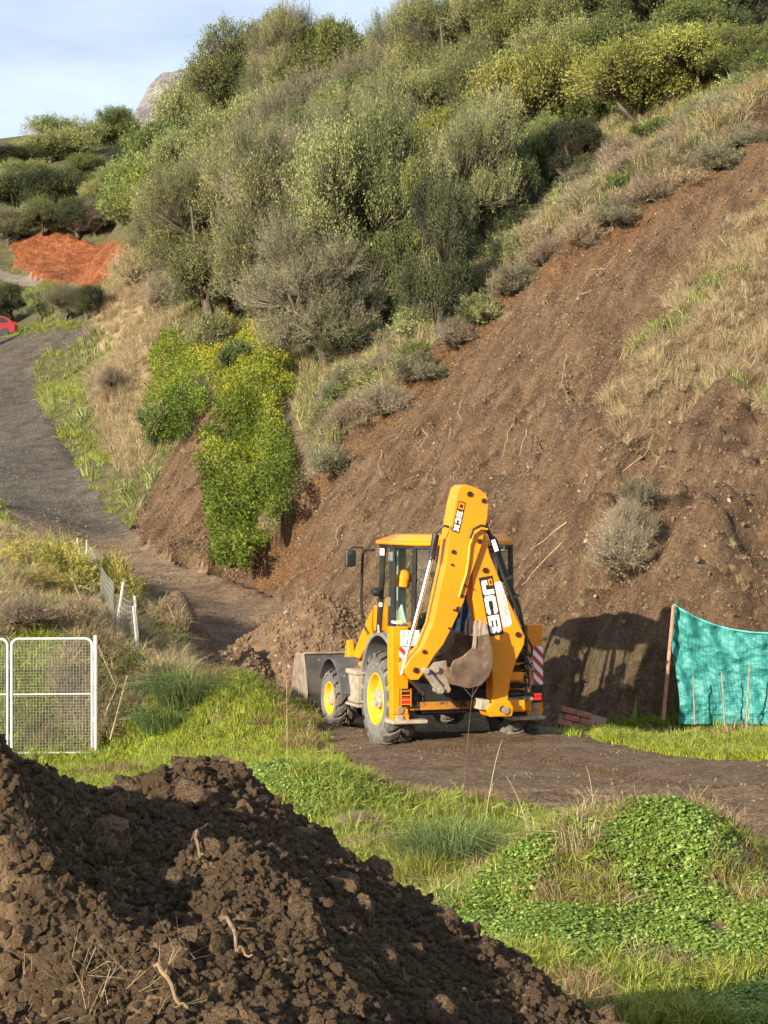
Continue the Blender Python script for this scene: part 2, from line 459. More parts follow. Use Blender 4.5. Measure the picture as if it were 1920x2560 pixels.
U, V_ = ZN['u'].ravel(), ZN['v'].ravel()
rd = ridge_dist(U, V_)
yv = GY.ravel(); xv = GX.ravel()
a_ochre = np.where(ZN['slope'].ravel(), np.clip(.62 - np.abs(rd) / 260., 0, 1) + .34 * np.clip((U - 1380) / 500, 0, 1) * np.clip((V_ - 900) / 400, 0, 1), .25)
a_ochre += np.where((np.abs(U - 760) < 130) & (np.abs(V_ - 1440) < 45), .45, 0)
a_grey = np.where(ZN['slope'].ravel(), .40 * np.exp(-((rd + 330) / 190.) ** 2), 0)
lush = np.clip(.35 + 1.2 * fbm(xv * .45, yv * .45, 71, 3), 0, 1) * (yv < 34)
lush = np.where(ZN['verge'].ravel(), 1.0, lush)
lush = np.where((yv > 95) & (yv < 142) & (U < 260), .8, lush)
wild = np.clip((yv - 50) / 10, 0, 1)
a_dry = np.where(ZN['dry'].ravel() | ZN['bank'].ravel(), .62, 0.05)
def soften(a, n):
    g = np.array(a, float).reshape(GX.shape)
    for _ in range(n):
        q = np.pad(g, 1, mode='edge')
        g = (q[1:-1, 1:-1] * 2 + q[:-2, 1:-1] + q[2:, 1:-1] + q[1:-1, :-2] + q[1:-1, 2:]) / 6
    return g.ravel()
a_dry = soften(a_dry, 40); a_ochre = soften(a_ochre, 15); lush = soften(lush, 6)
mud = np.clip((62 - yv) / 12, 0, 1) * .95
ATTR = dict(mud=mud, ochre=a_ochre, grey=a_grey, lush=lush, dry=a_dry, wild=wild)

M_SLOPE = ground_mat('slide_soil', [(None, (.078, .047, .026), (.225, .145, .084), 2.4), ('ochre', (.115, .060, .028), (.225, .125, .060), 4.0),
                                    ('grey', (.085, .062, .045), (.17, .128, .092), 3.6), ('dry', (.15, .105, .055), (.27, .20, .11), 6.0)], bump=1.0, bscale=9.0, bdist=.2, samp=.7, streak=True)
M_ROAD = ground_mat('track_soil', [(None, (.098, .065, .040), (.215, .150, .096), 2.2)], bump=1.0, bscale=11)
M_GRASSG = ground_mat('grass_soil', [(None, (.07, .055, .03), (.15, .115, .065), 4.0), ('lush', (.09, .12, .018), (.22, .26, .05), 5.0),
                                     ('wild', (.05, .05, .022), (.12, .11, .05), 3.0), ('dry', (.22, .165, .085), (.40, .31, .18), 5.0)], bump=.7, bscale=9)
M_RED = ground_mat('red_soil', [(None, (.15, .046, .018), (.31, .112, .046), .55)], bump=1.0, bscale=1.6, speck=2.0, bdist=.5)
M_TRACKG = ground_mat('far_track_soil', [(None, (.12, .10, .08), (.22, .18, .14), 1.0)], bump=.4, bscale=3)
M_PATHG = ground_mat('upper_road_gravel', [(None, (.043, .037, .030), (.105, .090, .073), 1.6), ('mud', (.098, .065, .040), (.215, .150, .096), 2.2)], bump=.6, bscale=7, speck=9)

fm = {k: ZN[k].ravel()[FT].sum(1) >= 2 for k in ('road', 'slope', 'patch', 'red', 'track')}
fu = V_[FT].mean(1)
fy_ = yv[FT].mean(1)
f_red = fm['red']
f_track = fm['track'] & (fy_ > 140) & ~f_red
f_road_up = fm['road'] & (fy_ > 47)
f_road = fm['road'] & ~f_road_up
f_slope = (fm['slope'] | fm['patch']) & ~fm['road'] & ~f_red
f_rest = ~(f_red | f_track | f_road | f_road_up | f_slope)

def terrain_piece(name, mask, m):
    fc = FT[mask]
    used = np.unique(fc)
    remap = np.full(len(VT), -1, dtype=np.int64); remap[used] = np.arange(len(used))
    me = np_mesh(name, VT[used], remap[fc], smooth=True, attrs={k: a[used] for k, a in ATTR.items()})
    return tag(link(name, me, m), kind='structure')

terrain_piece('ground', f_rest, M_GRASSG)
terrain_piece('dirt_track', f_road, M_ROAD)
terrain_piece('gravel_road', f_road_up, M_PATHG)
terrain_piece('landslide_slope', f_slope, M_SLOPE)
terrain_piece('red_earth_cutting', f_red, M_RED)
terrain_piece('far_track', f_track, M_TRACKG)

# the far limestone mountain, seen over the trees
mgx = np.linspace(-900, 500, 150); mgy = np.linspace(2300, 3400, 110)
MX, MY = np.meshgrid(mgx, mgy)
px_, py_, pz_ = P(535, 20, 2700)
mh = 546 * np.exp(-np.abs((MX - px_) / 200) ** 3 - ((MY - 2750) / 330) ** 2)
mh *= 1 + .05 * fbm(MX * .008, MY * .008, 5, 4)
mh += 14 * fbm(MX * .03, MY * .03, 15, 4, .65)
i2 = (np.arange(109)[:, None] * 150 + np.arange(149)[None, :]).ravel()
me = np_mesh('mountain', np.stack([MX.ravel(), MY.ravel(), mh.ravel() + 60], 1), np.stack([i2, i2 + 1, i2 + 151, i2 + 150], 1), smooth=True)
M_MTN = ground_mat('pale_limestone', [(None, (.15, .142, .142), (.31, .292, .285), .03)], bump=1.0, bscale=.05, speck=.11, bdist=14)
tag(link('mountain', me, M_MTN), kind='structure')
# land beyond the hill, out to the horizon
me = np_mesh('plain', [(-6000, 255, -40), (6000, 255, -40), (6000, 7000, -40), (-6000, 7000, -40)], [(0, 1, 2, 3)])
tag(link('plain', me, M_GRASSG), kind='structure')
# ------------------------------------------------------------------ mesh builder for made things
class MB:
    def __init__(s): s.v = []; s.f = []
    def add(s, V, Fc):
        k = len(s.v); s.v += [tuple(p) for p in V]; s.f += [tuple(i + k for i in f) for f in Fc]; return s
    def prism(s, poly, a0, a1, axis='y', poly2=None):
        """extrude a 2-D outline: axis y -> (x,z), axis x -> (y,z), axis z -> (x,y)"""
        def pt(p, a): return {'y': (p[0], a, p[1]), 'x': (a, p[0], p[1]), 'z': (p[0], p[1], a)}[axis]
        n = len(poly); q = poly2 or poly
        V = [pt(p, a0) for p in poly] + [pt(p, a1) for p in q]
        Fc = [tuple(range(n))[::-1], tuple(range(n, 2 * n))] + [(i, (i + 1) % n, n + (i + 1) % n, n + i) for i in range(n)]
        return s.add(V, Fc)
    def box(s, c, d, rot=None):
        hx, hy, hz = d[0] / 2, d[1] / 2, d[2] / 2
        V = [Vector((x, y, z)) for x in (-hx, hx) for y in (-hy, hy) for z in (-hz, hz)]
        if rot is not None:
            m = Euler(rot).to_matrix(); V = [m @ p for p in V]
        V = [p + Vector(c) for p in V]
        return s.add(V, [(0, 1, 3, 2), (4, 6, 7, 5), (0, 4, 5, 1), (2, 3, 7, 6), (0, 2, 6, 4), (1, 5, 7, 3)])
    def tube(s, pts, r, n=8, caps=True):
        pts = [Vector(p) for p in pts]; rs = r if isinstance(r, (list, tuple)) else [r] * len(pts)
        V = []; Fc = []; up = None
        for i, p in enumerate(pts):
            d = (pts[min(i + 1, len(pts) - 1)] - pts[max(i - 1, 0)]).normalized()
            if up is None:
                up = d.orthogonal().normalized()
            else:
                up = (up - d * up.dot(d)).normalized() if (up - d * up.dot(d)).length > 1e-6 else d.orthogonal().normalized()
            w = d.cross(up)
            for k in range(n):
                a = 2 * math.pi * k / n
                V.append(p + (up * math.cos(a) + w * math.sin(a)) * rs[i])
        for i in range(len(pts) - 1):
            for k in range(n):
                Fc.append((i * n + k, i * n + (k + 1) % n, (i + 1) * n + (k + 1) % n, (i + 1) * n + k))
        if caps:
            Fc.append(tuple(range(n))[::-1]); Fc.append(tuple((len(pts) - 1) * n + k for k in range(n)))
        return s.add(V, Fc)
    def cyl(s, a, b, r, n=16): return s.tube([a, b], r, n)
    def lathe(s, prof, c, n=40, axis='x'):
        """profile of (radius, offset along axis) turned about the axis through c"""
        V = []; m = len(prof)
        for k in range(n):
            a = 2 * math.pi * k / n
            for r, o in prof:
                q = (o, r * math.cos(a), r * math.sin(a))
                if axis == 'y': q = (q[1], q[0], q[2])
                if axis == 'z': q = (q[1], q[2], q[0])
                V.append((c[0] + q[0], c[1] + q[1], c[2] + q[2]))
        Fc = [(k * m + i, k * m + i + 1, ((k + 1) % n) * m + i + 1, ((k + 1) % n) * m + i) for k in range(n) for i in range(m - 1)]
        return s.add(V, Fc)
    def build(s, name, m, parent=None, bevel=0.0, smooth=False, seg=2, loc=None):
        me = bpy.data.meshes.new(name)
        me.from_pydata([tuple(p) for p in s.v], [], s.f)
        bm = bmesh.new(); bm.from_mesh(me)
        bmesh.ops.recalc_face_normals(bm, faces=bm.faces)
        bm.to_mesh(me); bm.free()
        if smooth:
            me.polygons.foreach_set('use_smooth', [True] * len(me.polygons))
            me.set_sharp_from_angle(angle=R(38))
        o = link(name, me, m, parent)
        if bevel > 0:
            b = o.modifiers.new('bevel', 'BEVEL'); b.width = bevel; b.segments = seg; b.limit_method = 'ANGLE'; b.angle_limit = R(35)
        if loc: o.location = loc
        return o

def text_mesh(txt, size, depth=0.0):
    c = bpy.data.curves.new('lettering', 'FONT'); c.body = txt; c.size = size; c.extrude = depth; c.align_x = 'LEFT'; c.resolution_u = 3
    t = bpy.data.objects.new('lettering', c); COL.objects.link(t)
    bpy.context.view_layer.update()
    me = bpy.data.meshes.new_from_object(t.evaluated_get(bpy.context.evaluated_depsgraph_get()))
    bpy.data.objects.remove(t, do_unlink=True)
    return me

# ------------------------------------------------------------------ machine materials
DUST = (.33, .27, .19)
Y_PAINT = mat('digger_yellow', (.70, .222, .002), (.76, .252, .003), rough=.34, scale=1.5, dirt=(.30, .165, .055), dirt_amt=.40, dirt_scale=16)
Y_DIRTY = mat('grimy_yellow', (.30, .12, .012), (.50, .21, .015), rough=.6, scale=3, dirt=(.05, .038, .026), dirt_amt=.62, dirt_scale=6)
Y_RIM = mat('rim_yellow', (.80, .36, .008), (.70, .31, .012), rough=.45, scale=6, dirt=(.42, .30, .14), dirt_amt=.45, dirt_scale=9)
BLACK = mat('black_metal', (.012, .012, .012), (.025, .024, .022), rough=.45, dirt=(.10, .085, .065), dirt_amt=.2)
GREYPL = mat('grey_plastic', (.12, .123, .127), (.18, .184, .188), rough=.6, dirt=DUST, dirt_amt=.35, dirt_scale=7)
DGREY = mat('dark_grey_plastic', (.05, .05, .052), (.085, .085, .088), rough=.55, dirt=DUST, dirt_amt=.3, dirt_scale=9)
DUSTY = mat('dusty_metal', (.36, .31, .23), (.22, .19, .145), rough=.85, scale=9, dirt=(.10, .09, .075), dirt_amt=.3)
RUBBER = mat('tyre_rubber', (.10, .098, .093), (.16, .155, .145), rough=.85, scale=3, dirt=(.30, .265, .21), dirt_amt=.42, dirt_scale=16, bump=.35, bscale=40)
TREAD = mat('tyre_tread', (.06, .053, .046), (.12, .105, .085), rough=.9, scale=9, dirt=(.22, .175, .125), dirt_amt=.4, dirt_scale=14, bump=.4, bscale=50)
STEEL = mat('worn_steel', (.20, .155, .12), (.36, .30, .24), rough=.5, scale=7, metal=.25, dirt=(.30, .19, .12), dirt_amt=.5, dirt_scale=6)
BSTEEL = mat('bucket_steel', (.085, .055, .036), (.18, .12, .08), rough=.55, scale=5, metal=.2, dirt=(.30, .20, .115), dirt_amt=.42, dirt_scale=7)
DSTEEL = mat('dark_bucket_steel', (.035, .030, .026), (.075, .064, .052), rough=.6, dirt=(.20, .15, .09), dirt_amt=.25)
CHROME = mat('chrome_rod', (.75, .75, .75), (.85, .85, .85), rough=.18, metal=1.0)
WHITE = mat('white_plate', (.76, .74, .70), (.82, .80, .76), rough=.5, dirt=(.45, .40, .32), dirt_amt=.18)
INK = mat('dark_ink', (.02, .018, .016), rough=.5)
INKBR = mat('decal_black', (.022, .012, .010), rough=.5)
LETTER = mat('decal_white', (.80, .77, .68), rough=.5)
GREYTXT = mat('faded_print', (.16, .15, .14), rough=.6)
BLUE = mat('blue_upholstery', (.012, .028, .07), (.03, .06, .12), rough=.85, scale=20)
PALE = mat('pale_trim', (.34, .40, .36), (.40, .46, .42), rough=.55)
ORANGE = mat('orange_cloth', (.85, .27, .008), (.92, .33, .012), rough=.8, scale=12)
CARGLASS = mat('dark_mirror', (.02, .022, .025), rough=.15)
GREENGL = mat('green_sticker', (.45, .60, .10), (.6, .7, .2), rough=.5)

def stripes_mat():
    m, n, l, b = mat_base('warning_stripes')
    tc = n.new('ShaderNodeTexCoord'); sp = n.new('ShaderNodeSeparateXYZ'); l.new(tc.outputs['Object'], sp.inputs['Vector'])
    a = n.new('ShaderNodeMath'); a.operation = 'ADD'; l.new(sp.outputs['X'], a.inputs[0]); l.new(sp.outputs['Z'], a.inputs[1])
    d = n.new('ShaderNodeMath'); d.operation = 'MULTIPLY'; d.inputs[1].default_value = 6.3; l.new(a.outputs[0], d.inputs[0])
    fr = n.new('ShaderNodeMath'); fr.operation = 'FRACT'; l.new(d.outputs[0], fr.inputs[0])
    g = n.new('ShaderNodeMath'); g.operation = 'GREATER_THAN'; g.inputs[1].default_value = .5; l.new(fr.outputs[0], g.inputs[0])
    mx = n.new('ShaderNodeMixRGB'); mx.inputs['Color1'].default_value = (.52, .03, .02, 1); mx.inputs['Color2'].default_value = (.78, .74, .68, 1)
    l.new(g.outputs[0], mx.inputs['Fac']); l.new(mx.outputs['Color'], b.inputs['Base Color'])
    b.inputs['Roughness'].default_value = .45
    return m
STRIPES = stripes_mat()

def lamp_mat():
    m, n, l, b = mat_base('red_lens_sun_glint')
    b.inputs['Base Color'].default_value = (.55, .008, .008, 1); b.inputs['Roughness'].default_value = .15
    b.inputs['Emission Color'].default_value = (1, .03, .02, 1); b.inputs['Emission Strength'].default_value = .55  # glow paints in the sun caught by the lens
    return m
REDLENS = lamp_mat()

def glass_mat(name, tint=(.93, .965, .945), gloss=.09):
    m = bpy.data.materials.new(name); m.use_nodes = True
    n, l = m.node_tree.nodes, m.node_tree.links
    n.remove(n['Principled BSDF'])
    t = n.new('ShaderNodeBsdfTransparent'); t.inputs['Color'].default_value = (*tint, 1)
    g = n.new('ShaderNodeBsdfGlossy'); g.inputs['Roughness'].default_value = .03
    lw = n.new('ShaderNodeLayerWeight'); lw.inputs['Blend'].default_value = .25
    fz = n.new('ShaderNodeMapRange'); fz.inputs['To Min'].default_value = .03; fz.inputs['To Max'].default_value = .45
    pw = n.new('ShaderNodeMath'); pw.operation = 'POWER'; pw.inputs[1].default_value = 3.0
    l.new(lw.outputs['Facing'], pw.inputs[0]); l.new(pw.outputs[0], fz.inputs['Value'])
    mx = n.new('ShaderNodeMixShader')
    l.new(fz.outputs['Result'], mx.inputs['Fac'])
    l.new(t.outputs['BSDF'], mx.inputs[1]); l.new(g.outputs['BSDF'], mx.inputs[2])
    l.new(mx.outputs['Shader'], n['Material Output'].inputs['Surface'])
    return m
GLASS = glass_mat('cab_glass')

# ------------------------------------------------------------------ the backhoe loader (local: x right, y forward, z up)
B = empty('backhoe_loader', (0.955, 29.15, zt(0.955, 29.15)), R(18))
B.location.z = 0.0
tag(B, 'yellow backhoe loader on the dirt track, digging arm folded across its rear', 'digger')

def wheel(xc, yc, r, w, rim_r, sgn, nlug, lug_t):
    h = w / 2
    wh = MB().lathe([(rim_r, -h * .92 * 1), (rim_r - .015, -h * .98), (rim_r - .035, -h * .92), (rim_r - .06, -h * .45), (rim_r * .55, -h * .38), (rim_r * .42, -h * .62), (rim_r * .40, -h * .62), (0.02, -h * .62)] if sgn < 0 else
                    [(rim_r, h * .92), (rim_r - .015, h * .98), (rim_r - .035, h * .92), (rim_r - .06, h * .45), (rim_r * .55, h * .38), (rim_r * .42, h * .62), (rim_r * .40, h * .62), (0.02, h * .62)], (0, 0, 0), 44)
    wo = wh.build('wheel', Y_RIM, B, smooth=True, loc=(xc, yc, r - .015))
    hb = MB().lathe([(rim_r * .38, sgn * h * .60), (rim_r * .38, sgn * h * .80), (rim_r * .26, sgn * h * .90), (rim_r * .24, sgn * h * 1.0), (0.01, sgn * h * 1.0)], (0, 0, 0), 20)
    for k in range(8):
        a = k * math.pi / 4
        hb.cyl((sgn * h * .78, rim_r * .32 * math.cos(a), rim_r * .32 * math.sin(a)), (sgn * h * .90, rim_r * .32 * math.cos(a), rim_r * .32 * math.sin(a)), .016, 6)
    hb.build('hub', DUSTY, wo, smooth=True)
    rc = r - .05
    prof = [(rim_r - .02, -h * .55), (rim_r, -h * .94), (rim_r + .05, -h * 1.0), (rim_r + (rc - rim_r) * .55, -h * 1.03), (rc - .05, -h * .96), (rc - .012, -h * .84), (rc, -h * .5), (rc, h * .5), (rc - .012, h * .84), (rc - .05, h * .96), (rim_r + (rc - rim_r) * .55, h * 1.03), (rim_r + .05, h), (rim_r, h * .94), (rim_r - .02, h * .55)]
    t = MB().lathe(prof, (0, 0, 0), 56)
    # moulded ring on the sidewall
    for sg in (-1, 1):
        t.lathe([(rim_r + .10, sg * h * 1.015), (rim_r + .11, sg * h * 1.05), (rim_r + .125, sg * h * 1.05), (rim_r + .135, sg * h * 1.02)], (0, 0, 0), 48)
    to = t.build('tyre', RUBBER, wo, smooth=True)
    lg = MB()
    for k in range(nlug):
        for sg in (-1, 1):
            a0 = 2 * math.pi * (k + (.5 if sg > 0 else 0)) / nlug
            V = []
            for (fx, da) in ((.04, -.02), (.55, .10), (1.0, .155)):
                for dd in (-.5, .5):
                    a = a0 - da * (1.4 * .66 / r) + dd * lug_t / r
                    rr = r - (.03 if fx == 1.0 else 0)
                    V.append((sg * h * fx, rr * math.sin(a), rr * math.cos(a)))
                    rb = rc - (.09 if fx == 1.0 else .02)
                    V.append((sg * h * fx * (1.02 if fx == 1.0 else 1), rb * math.sin(a), rb * math.cos(a)))
            # per station: [top-,bot-,top+,bot+]
            Fc = []
            for i in (0, 1):
                p = 4 * i; q = 4 * i + 4
                Fc += [(p, p + 2, q + 2, q), (p + 1, q + 1, q + 3, p + 3), (p, q, q + 1, p + 1), (p + 2, p + 3, q + 3, q + 2)]
            Fc += [(0, 1, 3, 2), (8, 10, 11, 9)]
            lg.add(V, Fc)
    lg.build('tread', TREAD, wo, bevel=.008, seg=1)
    wo.rotation_euler = (random.uniform(0, 6), 0, 0)
    return wo
for sgn in (-1, 1):
    wheel(sgn * .925, 0, .665, .43, .37, sgn, 17, .165)
    wheel(sgn * .88, 2.58, .45, .33, .26, sgn, 15, .125)

# chassis, axles, belly
c = MB()
c.box((0, 1.2, .72), (.62, 3.4, .34)); c.cyl((-.85, 0, .65), (.85, 0, .65), .12); c.box((0, 0, .65), (.4, .42, .42))
c.cyl((-.8, 2.58, .45), (.8, 2.58, .45), .075); c.box((0, 2.58, .48), (.36, .34, .3)); c.box((0, -.4, .66), (1.35, .5, .34))
c.box((0, 0.2, 1.05), (1.3, 1.5, .25))
c.build('chassis', BLACK, B, bevel=.02)
for s in (-1, 1):
    t = MB(); t.box((s * .80, 1.72, .66), (.26, .46, .42)); t.box((s * .82, 1.72, .90), (.30, .50, .07)); t.box((s * .88, 1.66, .42), (.18, .62, .04))
    t.box((s * .80, 1.3, .40), (.05, .3, .12))
    t.build('step_box' if s < 0 else 'battery_box', DUSTY, B, bevel=.015)
# bonnet
MB().prism([(.95, 1.02), (.95, 1.66), (1.6, 1.60), (2.75, 1.36), (2.9, 1.22), (2.92, .85), (.95, .8)], -.38, .38, 'x').build('bonnet', Y_PAINT, B, bevel=.04, seg=3)
MB().box((0, 2.95, 1.02), (.62, .04, .34)).build('radiator_grille', BLACK, B, bevel=.01)

# fenders
def fender(name, yc, zc, r, x0, x1, a0, a1, th, m, flat=0):
    o = []; i_ = []
    n = 12
    for k in range(n + 1):
        a = R(a0 + (a1 - a0) * k / n)
        o.append((yc + r * math.cos(a), zc + r * math.sin(a))); i_.append((yc + (r - th) * math.cos(a), zc + (r - th) * math.sin(a)))
    return MB().prism(o + i_[::-1], x0, x1, 'x').build(name, m, B, bevel=.012, smooth=True)
for s in (-1, 1):
    a, b = sorted((s * .60, s * 1.10)); fender('rear_fender', -.03, .72, .86, a, b, 18, 128, .05, GREYPL)
    # side cheek closing the rear fender towards the cab
    MB().prism([(.55, 1.1), (.78, 1.1), (.80, 1.35), (.5, 1.56), (.0, 1.64), (-.6, 1.64), (-.6, 1.35), (-.2, 1.55), (.2, 1.5)], s * .60 - .02, s * .60 + .02, 'x').build('fender_cheek', BLACK, B)
    a, b = sorted((s * .66, s * 1.09)); fender('front_fender', 2.42, .47, .60, a, b, 25, 172, .03, DGREY)

# cab
ZB, ZT = 1.25, 2.79
CP = [(-.70, 1.22), (-.76, .40), (-.73, -.45), (-.46, -.72), (.46, -.72), (.73, -.45), (.76, .40), (.70, 1.22)]   # plan of the cab, left side first
LEAN = [(-.03, -.10), (0, 0), (0, 0), (0, .03), (0, .03), (0, 0), (0, 0), (.03, -.10)]
fr = MB()
wid = [.07, .085, .06, .045, .045, .06, .085, .07]
for (x, y), (lx, ly), w in zip(CP, LEAN, wid):
    tx = x * .965 - lx; ty = y + ly * 1.0
    fr.tube([(x, y, ZB), (tx, ty, ZT)], w * .62, 6)
for z, hh in ((ZT - .02, .07), (ZB + .03, .10)):
    for i in range(8):
        a, b = CP[i], CP[(i + 1) % 8]
        k = .965 if z > 2 else 1
        fr.tube([(a[0] * k, a[1] - (.08 if z > 2 and i in (0, 7) else 0), z), (b[0] * k, b[1], z)], hh * .5, 6)
fr.build('cab_frame', BLACK, B, smooth=True)
lp = MB()
lp.prism([(p[0] * .97, p[1] * .97) for p in CP], .95, ZB + .04, 'z')
lp.build('cab_base', BLACK, B, bevel=.02)
rear_low = MB().prism([(-.46, ZB), (.46, ZB), (.46, 1.62), (-.46, 1.62)], -.745, -.715, 'y')
rear_low.build('rear_panel', BLACK, B, bevel=.01)
# panes between pillars (thin solid sheets)
for i in range(8):
    a, b = Vector(CP[i]), Vector(CP[(i + 1) % 8])
    if i == 3: z0 = 1.64
    else: z0 = ZB + .10
    d = (b - a).normalized(); nrm = Vector((d.y, -d.x)) * .004
    a2 = a + d * .04; b2 = b - d * .04
    k = .967; z1 = ZT - .06
    V = []
    for q, sg in ((a2, 1), (b2, 1), (b2, -1), (a2, -1)):
        V.append((q.x + nrm.x * sg, q.y + nrm.y * sg, z0))
    for q, sg in ((a2, 1), (b2, 1), (b2, -1), (a2, -1)):
        V.append((q.x * k + nrm.x * sg, q.y + nrm.y * sg, z1))
    MB().add(V, [(3, 2, 1, 0), (4, 5, 6, 7), (0, 1, 5, 4), (1, 2, 6, 5), (2, 3, 7, 6), (3, 0, 4, 7)]).build('window_pane', GLASS, B)
# roof
rb = [(-.74, 1.22), (-.80, .30), (-.78, -.42), (-.50, -.80), (.42, -.80), (.78, -.42), (.80, .30), (.74, 1.22)]
rt_ = [(-.56, .80), (-.68, .22), (-.66, -.38), (-.42, -.72), (.34, -.72), (.66, -.38), (.68, .22), (.56, .80)]
ro = MB().prism(rb, 2.785, 2.84, 'z'); ro.prism(rb, 2.84, 2.935, 'z', poly2=rt_)
roof = ro.build('roof', Y_PAINT, B, bevel=.02, seg=3, smooth=True)
MB().prism([(x * .95, y * .95) for x, y in rb], 2.745, 2.783, 'z').build('roof_lining', BLACK, B)
for s in (-1, 1):
    wl_ = MB().box((s * .40, -.80, 2.75), (.16, .07, .09)); lo = wl_.build('work_lamp', BLACK, roof, bevel=.01)
    MB().box((s * .40, -.838, 2.75), (.13, .006, .07)).build('lens', WHITE, lo)
# left door: lower glazed leaf details
MB().box((-.765, .41, 2.62), (.05, .14, .14)).build('door_hinge', GREYPL, B, bevel=.02)
MB().box((-.775, .44, 1.98), (.05, .14, .14)).build('door_hinge', GREYPL, B, bevel=.02)
MB().box((-.772, .80, 2.68), (.012, .17, .10)).build('roof_sticker', WHITE, B)
MB().box((-.775, .86, 1.92), (.03, .10, .06)).build('door_handle', WHITE, B, bevel=.01)
ml = MB().lathe([(.001, -.05), (.05, -.05), (.07, 0), (.06, .05), (.001, .05)], (-.80, 1.02, 2.10), 14); ml.build('side_lamp', BLACK, B, smooth=True)
# stickers on the low door glass
MB().box((-.772, .24, 1.70), (.01, .26, .035)).build('window_sticker', WHITE, B)
MB().box((-.774, .02, 1.71), (.01, .16, .05)).build('window_sticker', GREENGL, B)
tm = text_mesh('B', .16); o = link('door_mark', tm, LETTER, B); o.location = (-.795, .95, 1.52); o.rotation_euler = (R(90), 0, R(-90))
# hand rail in front of the door and mirror on its arm
MB().tube([(-.78, 1.16, 2.70), (-.84, 1.32, 2.71), (-.86, 1.42, 2.67), (-.86, 1.46, 2.55), (-.84, 1.58, 2.05), (-.80, 1.66, 1.62), (-.72, 1.60, 1.45)], .02, 8).build('hand_rail', BLACK, B, smooth=True)
mo = MB().box((-1.10, 1.28, 2.58), (.17, .07, .25), rot=(0, 0, R(12))).build('mirror', BLACK, B, bevel=.03, seg=3)
MB().tube([(-.86, 1.44, 2.66), (-.87, 1.42, 2.73), (-1.06, 1.31, 2.735), (-1.10, 1.29, 2.71), (-1.10, 1.29, 2.6)], .012, 6).build('arm', BLACK, mo, smooth=True)
MB().box((-1.092, 1.242, 2.58), (.14, .006, .22), rot=(0, 0, R(12))).build('mirror_glass', CARGLASS, mo)
# inside the cab
st = MB(); st.box((.0, .05, 1.36), (.52, .5, .16)); st.box((.0, -.28, 1.75), (.50, .14, .72), rot=(R(-8), 0, 0)); st.box((0, -.33, 2.2), (.28, .1, .2))
st.build('seat', BLUE, B, bevel=.05, seg=3)
sw = MB().lathe([(.20, -.012), (.215, 0), (.20, .012), (.185, 0), (.20, -.012)], (0, 0, 0), 28, 'z')
swo = sw.build('steering_wheel', BLACK, B, smooth=True, loc=(0, .60, 1.78)); swo.rotation_euler = (R(-30), 0, 0)
MB().box((0, .78, 1.55), (.5, .18, .5)).build('dashboard', BLACK, B, bevel=.04)
MB().prism([(-.62, .62), (-.50, .62), (-.50, .52), (-.62, .52)], 1.3, 2.74, 'z').build('inner_post', PALE, B, bevel=.02)
MB().prism([(.45, 1.5), (.45, 1.85), (.30, 1.95), (.05, 1.62), (-.1, 1.5)], -.66, -.63, 'x').build('inner_panel', PALE, B, bevel=.01)
for k, (x, y) in enumerate(((-.22, -.42), (.2, -.42), (.3, .2))):
    MB().tube([(x, y, 1.4), (x + .02, y - .03, 1.85)], .012, 6).box((x + .02, y - .03, 1.88), (.04, .04, .08)).build('control_lever', BLACK, B)
MB().box((.35, -.35, 1.5), (.25, .4, .5)).build('side_console', BLACK, B, bevel=.03)

# rear frame with the two stabiliser posts
YB = -.75
for s in (-1, 1):
    x0, x1 = (-1.13, -.90) if s < 0 else (.84, 1.07)
    po = MB().prism([(x0, .50), (x1, .50), (x1, 1.69), (x0, 1.69)], YB, YB + .22).build('stabiliser_post', Y_PAINT, B, bevel=.012)
    MB().prism([(x0 + .02, .36), (x1 + (.02 if s < 0 else -.02), .36), (x1 + .02, .52), (x0, .52)], YB + .02, YB + .2).build('inner_leg', Y_PAINT, po, bevel=.01)
    cx = (x0 + x1) / 2
    MB().cyl((cx, YB - .02, .56), (cx, YB + .02, .56), .045).build('pin', STEEL, po)
    ft = MB(); xa, xb = (x0 - .02, x1 + .26) if s < 0 else (x0 - .26, x1 + .02)
    ft.box(((xa + xb) / 2, YB + .10, .40), (xb - xa, .34, .05)); ft.box((cx, YB + .10, .45), (.12, .2, .08))
    ft.build('stabiliser_foot', DUSTY, B, bevel=.012)
    # tail lamp
    lx = x0 + .17 if s < 0 else x1 - .10
    lm = MB().box((lx, YB - .03, .735), (.15, .05, .24)).build('tail_lamp', BLACK, B, bevel=.012)
    MB().box((lx, YB - .062, .69), (.11, .02, .10)).build('lens', REDLENS, lm, bevel=.01)
    g = MB()
    for k in range(4): g.box((lx, YB - .078, .645 + .06 * k), (.15, .008, .012))
    for q in (-1, 1): g.box((lx + q * .07, YB - .078, .735), (.012, .008, .24))
    g.build('guard', Y_PAINT if s < 0 else BLACK, lm)
# warning plates and number plate
p = MB().box((0, 0, 0), (.155, .012, .25)).build('warning_plate', STRIPES, B); p.location = (-.955, YB - .012, 1.29)
p = MB().box((0, 0, 0), (.155, .012, .53)).build('warning_plate', STRIPES, B); p.location = (.99, YB - .012, 1.125)
npl = MB().box((-.885, YB - .03, 1.535), (.27, .014, .215)).build('number_plate', WHITE, B, bevel=.006)
for txt, x, z in (('E', -1.0, 1.555), ('5', -.93, 1.555), ('3', -.872, 1.555), ('B', -.945, 1.445), ('0', -.88, 1.445)):
    o = link('character', text_mesh(txt, .105), GREYTXT, npl); o.location = (x, YB - .039, z); o.rotation_euler = (R(90), 0, 0)
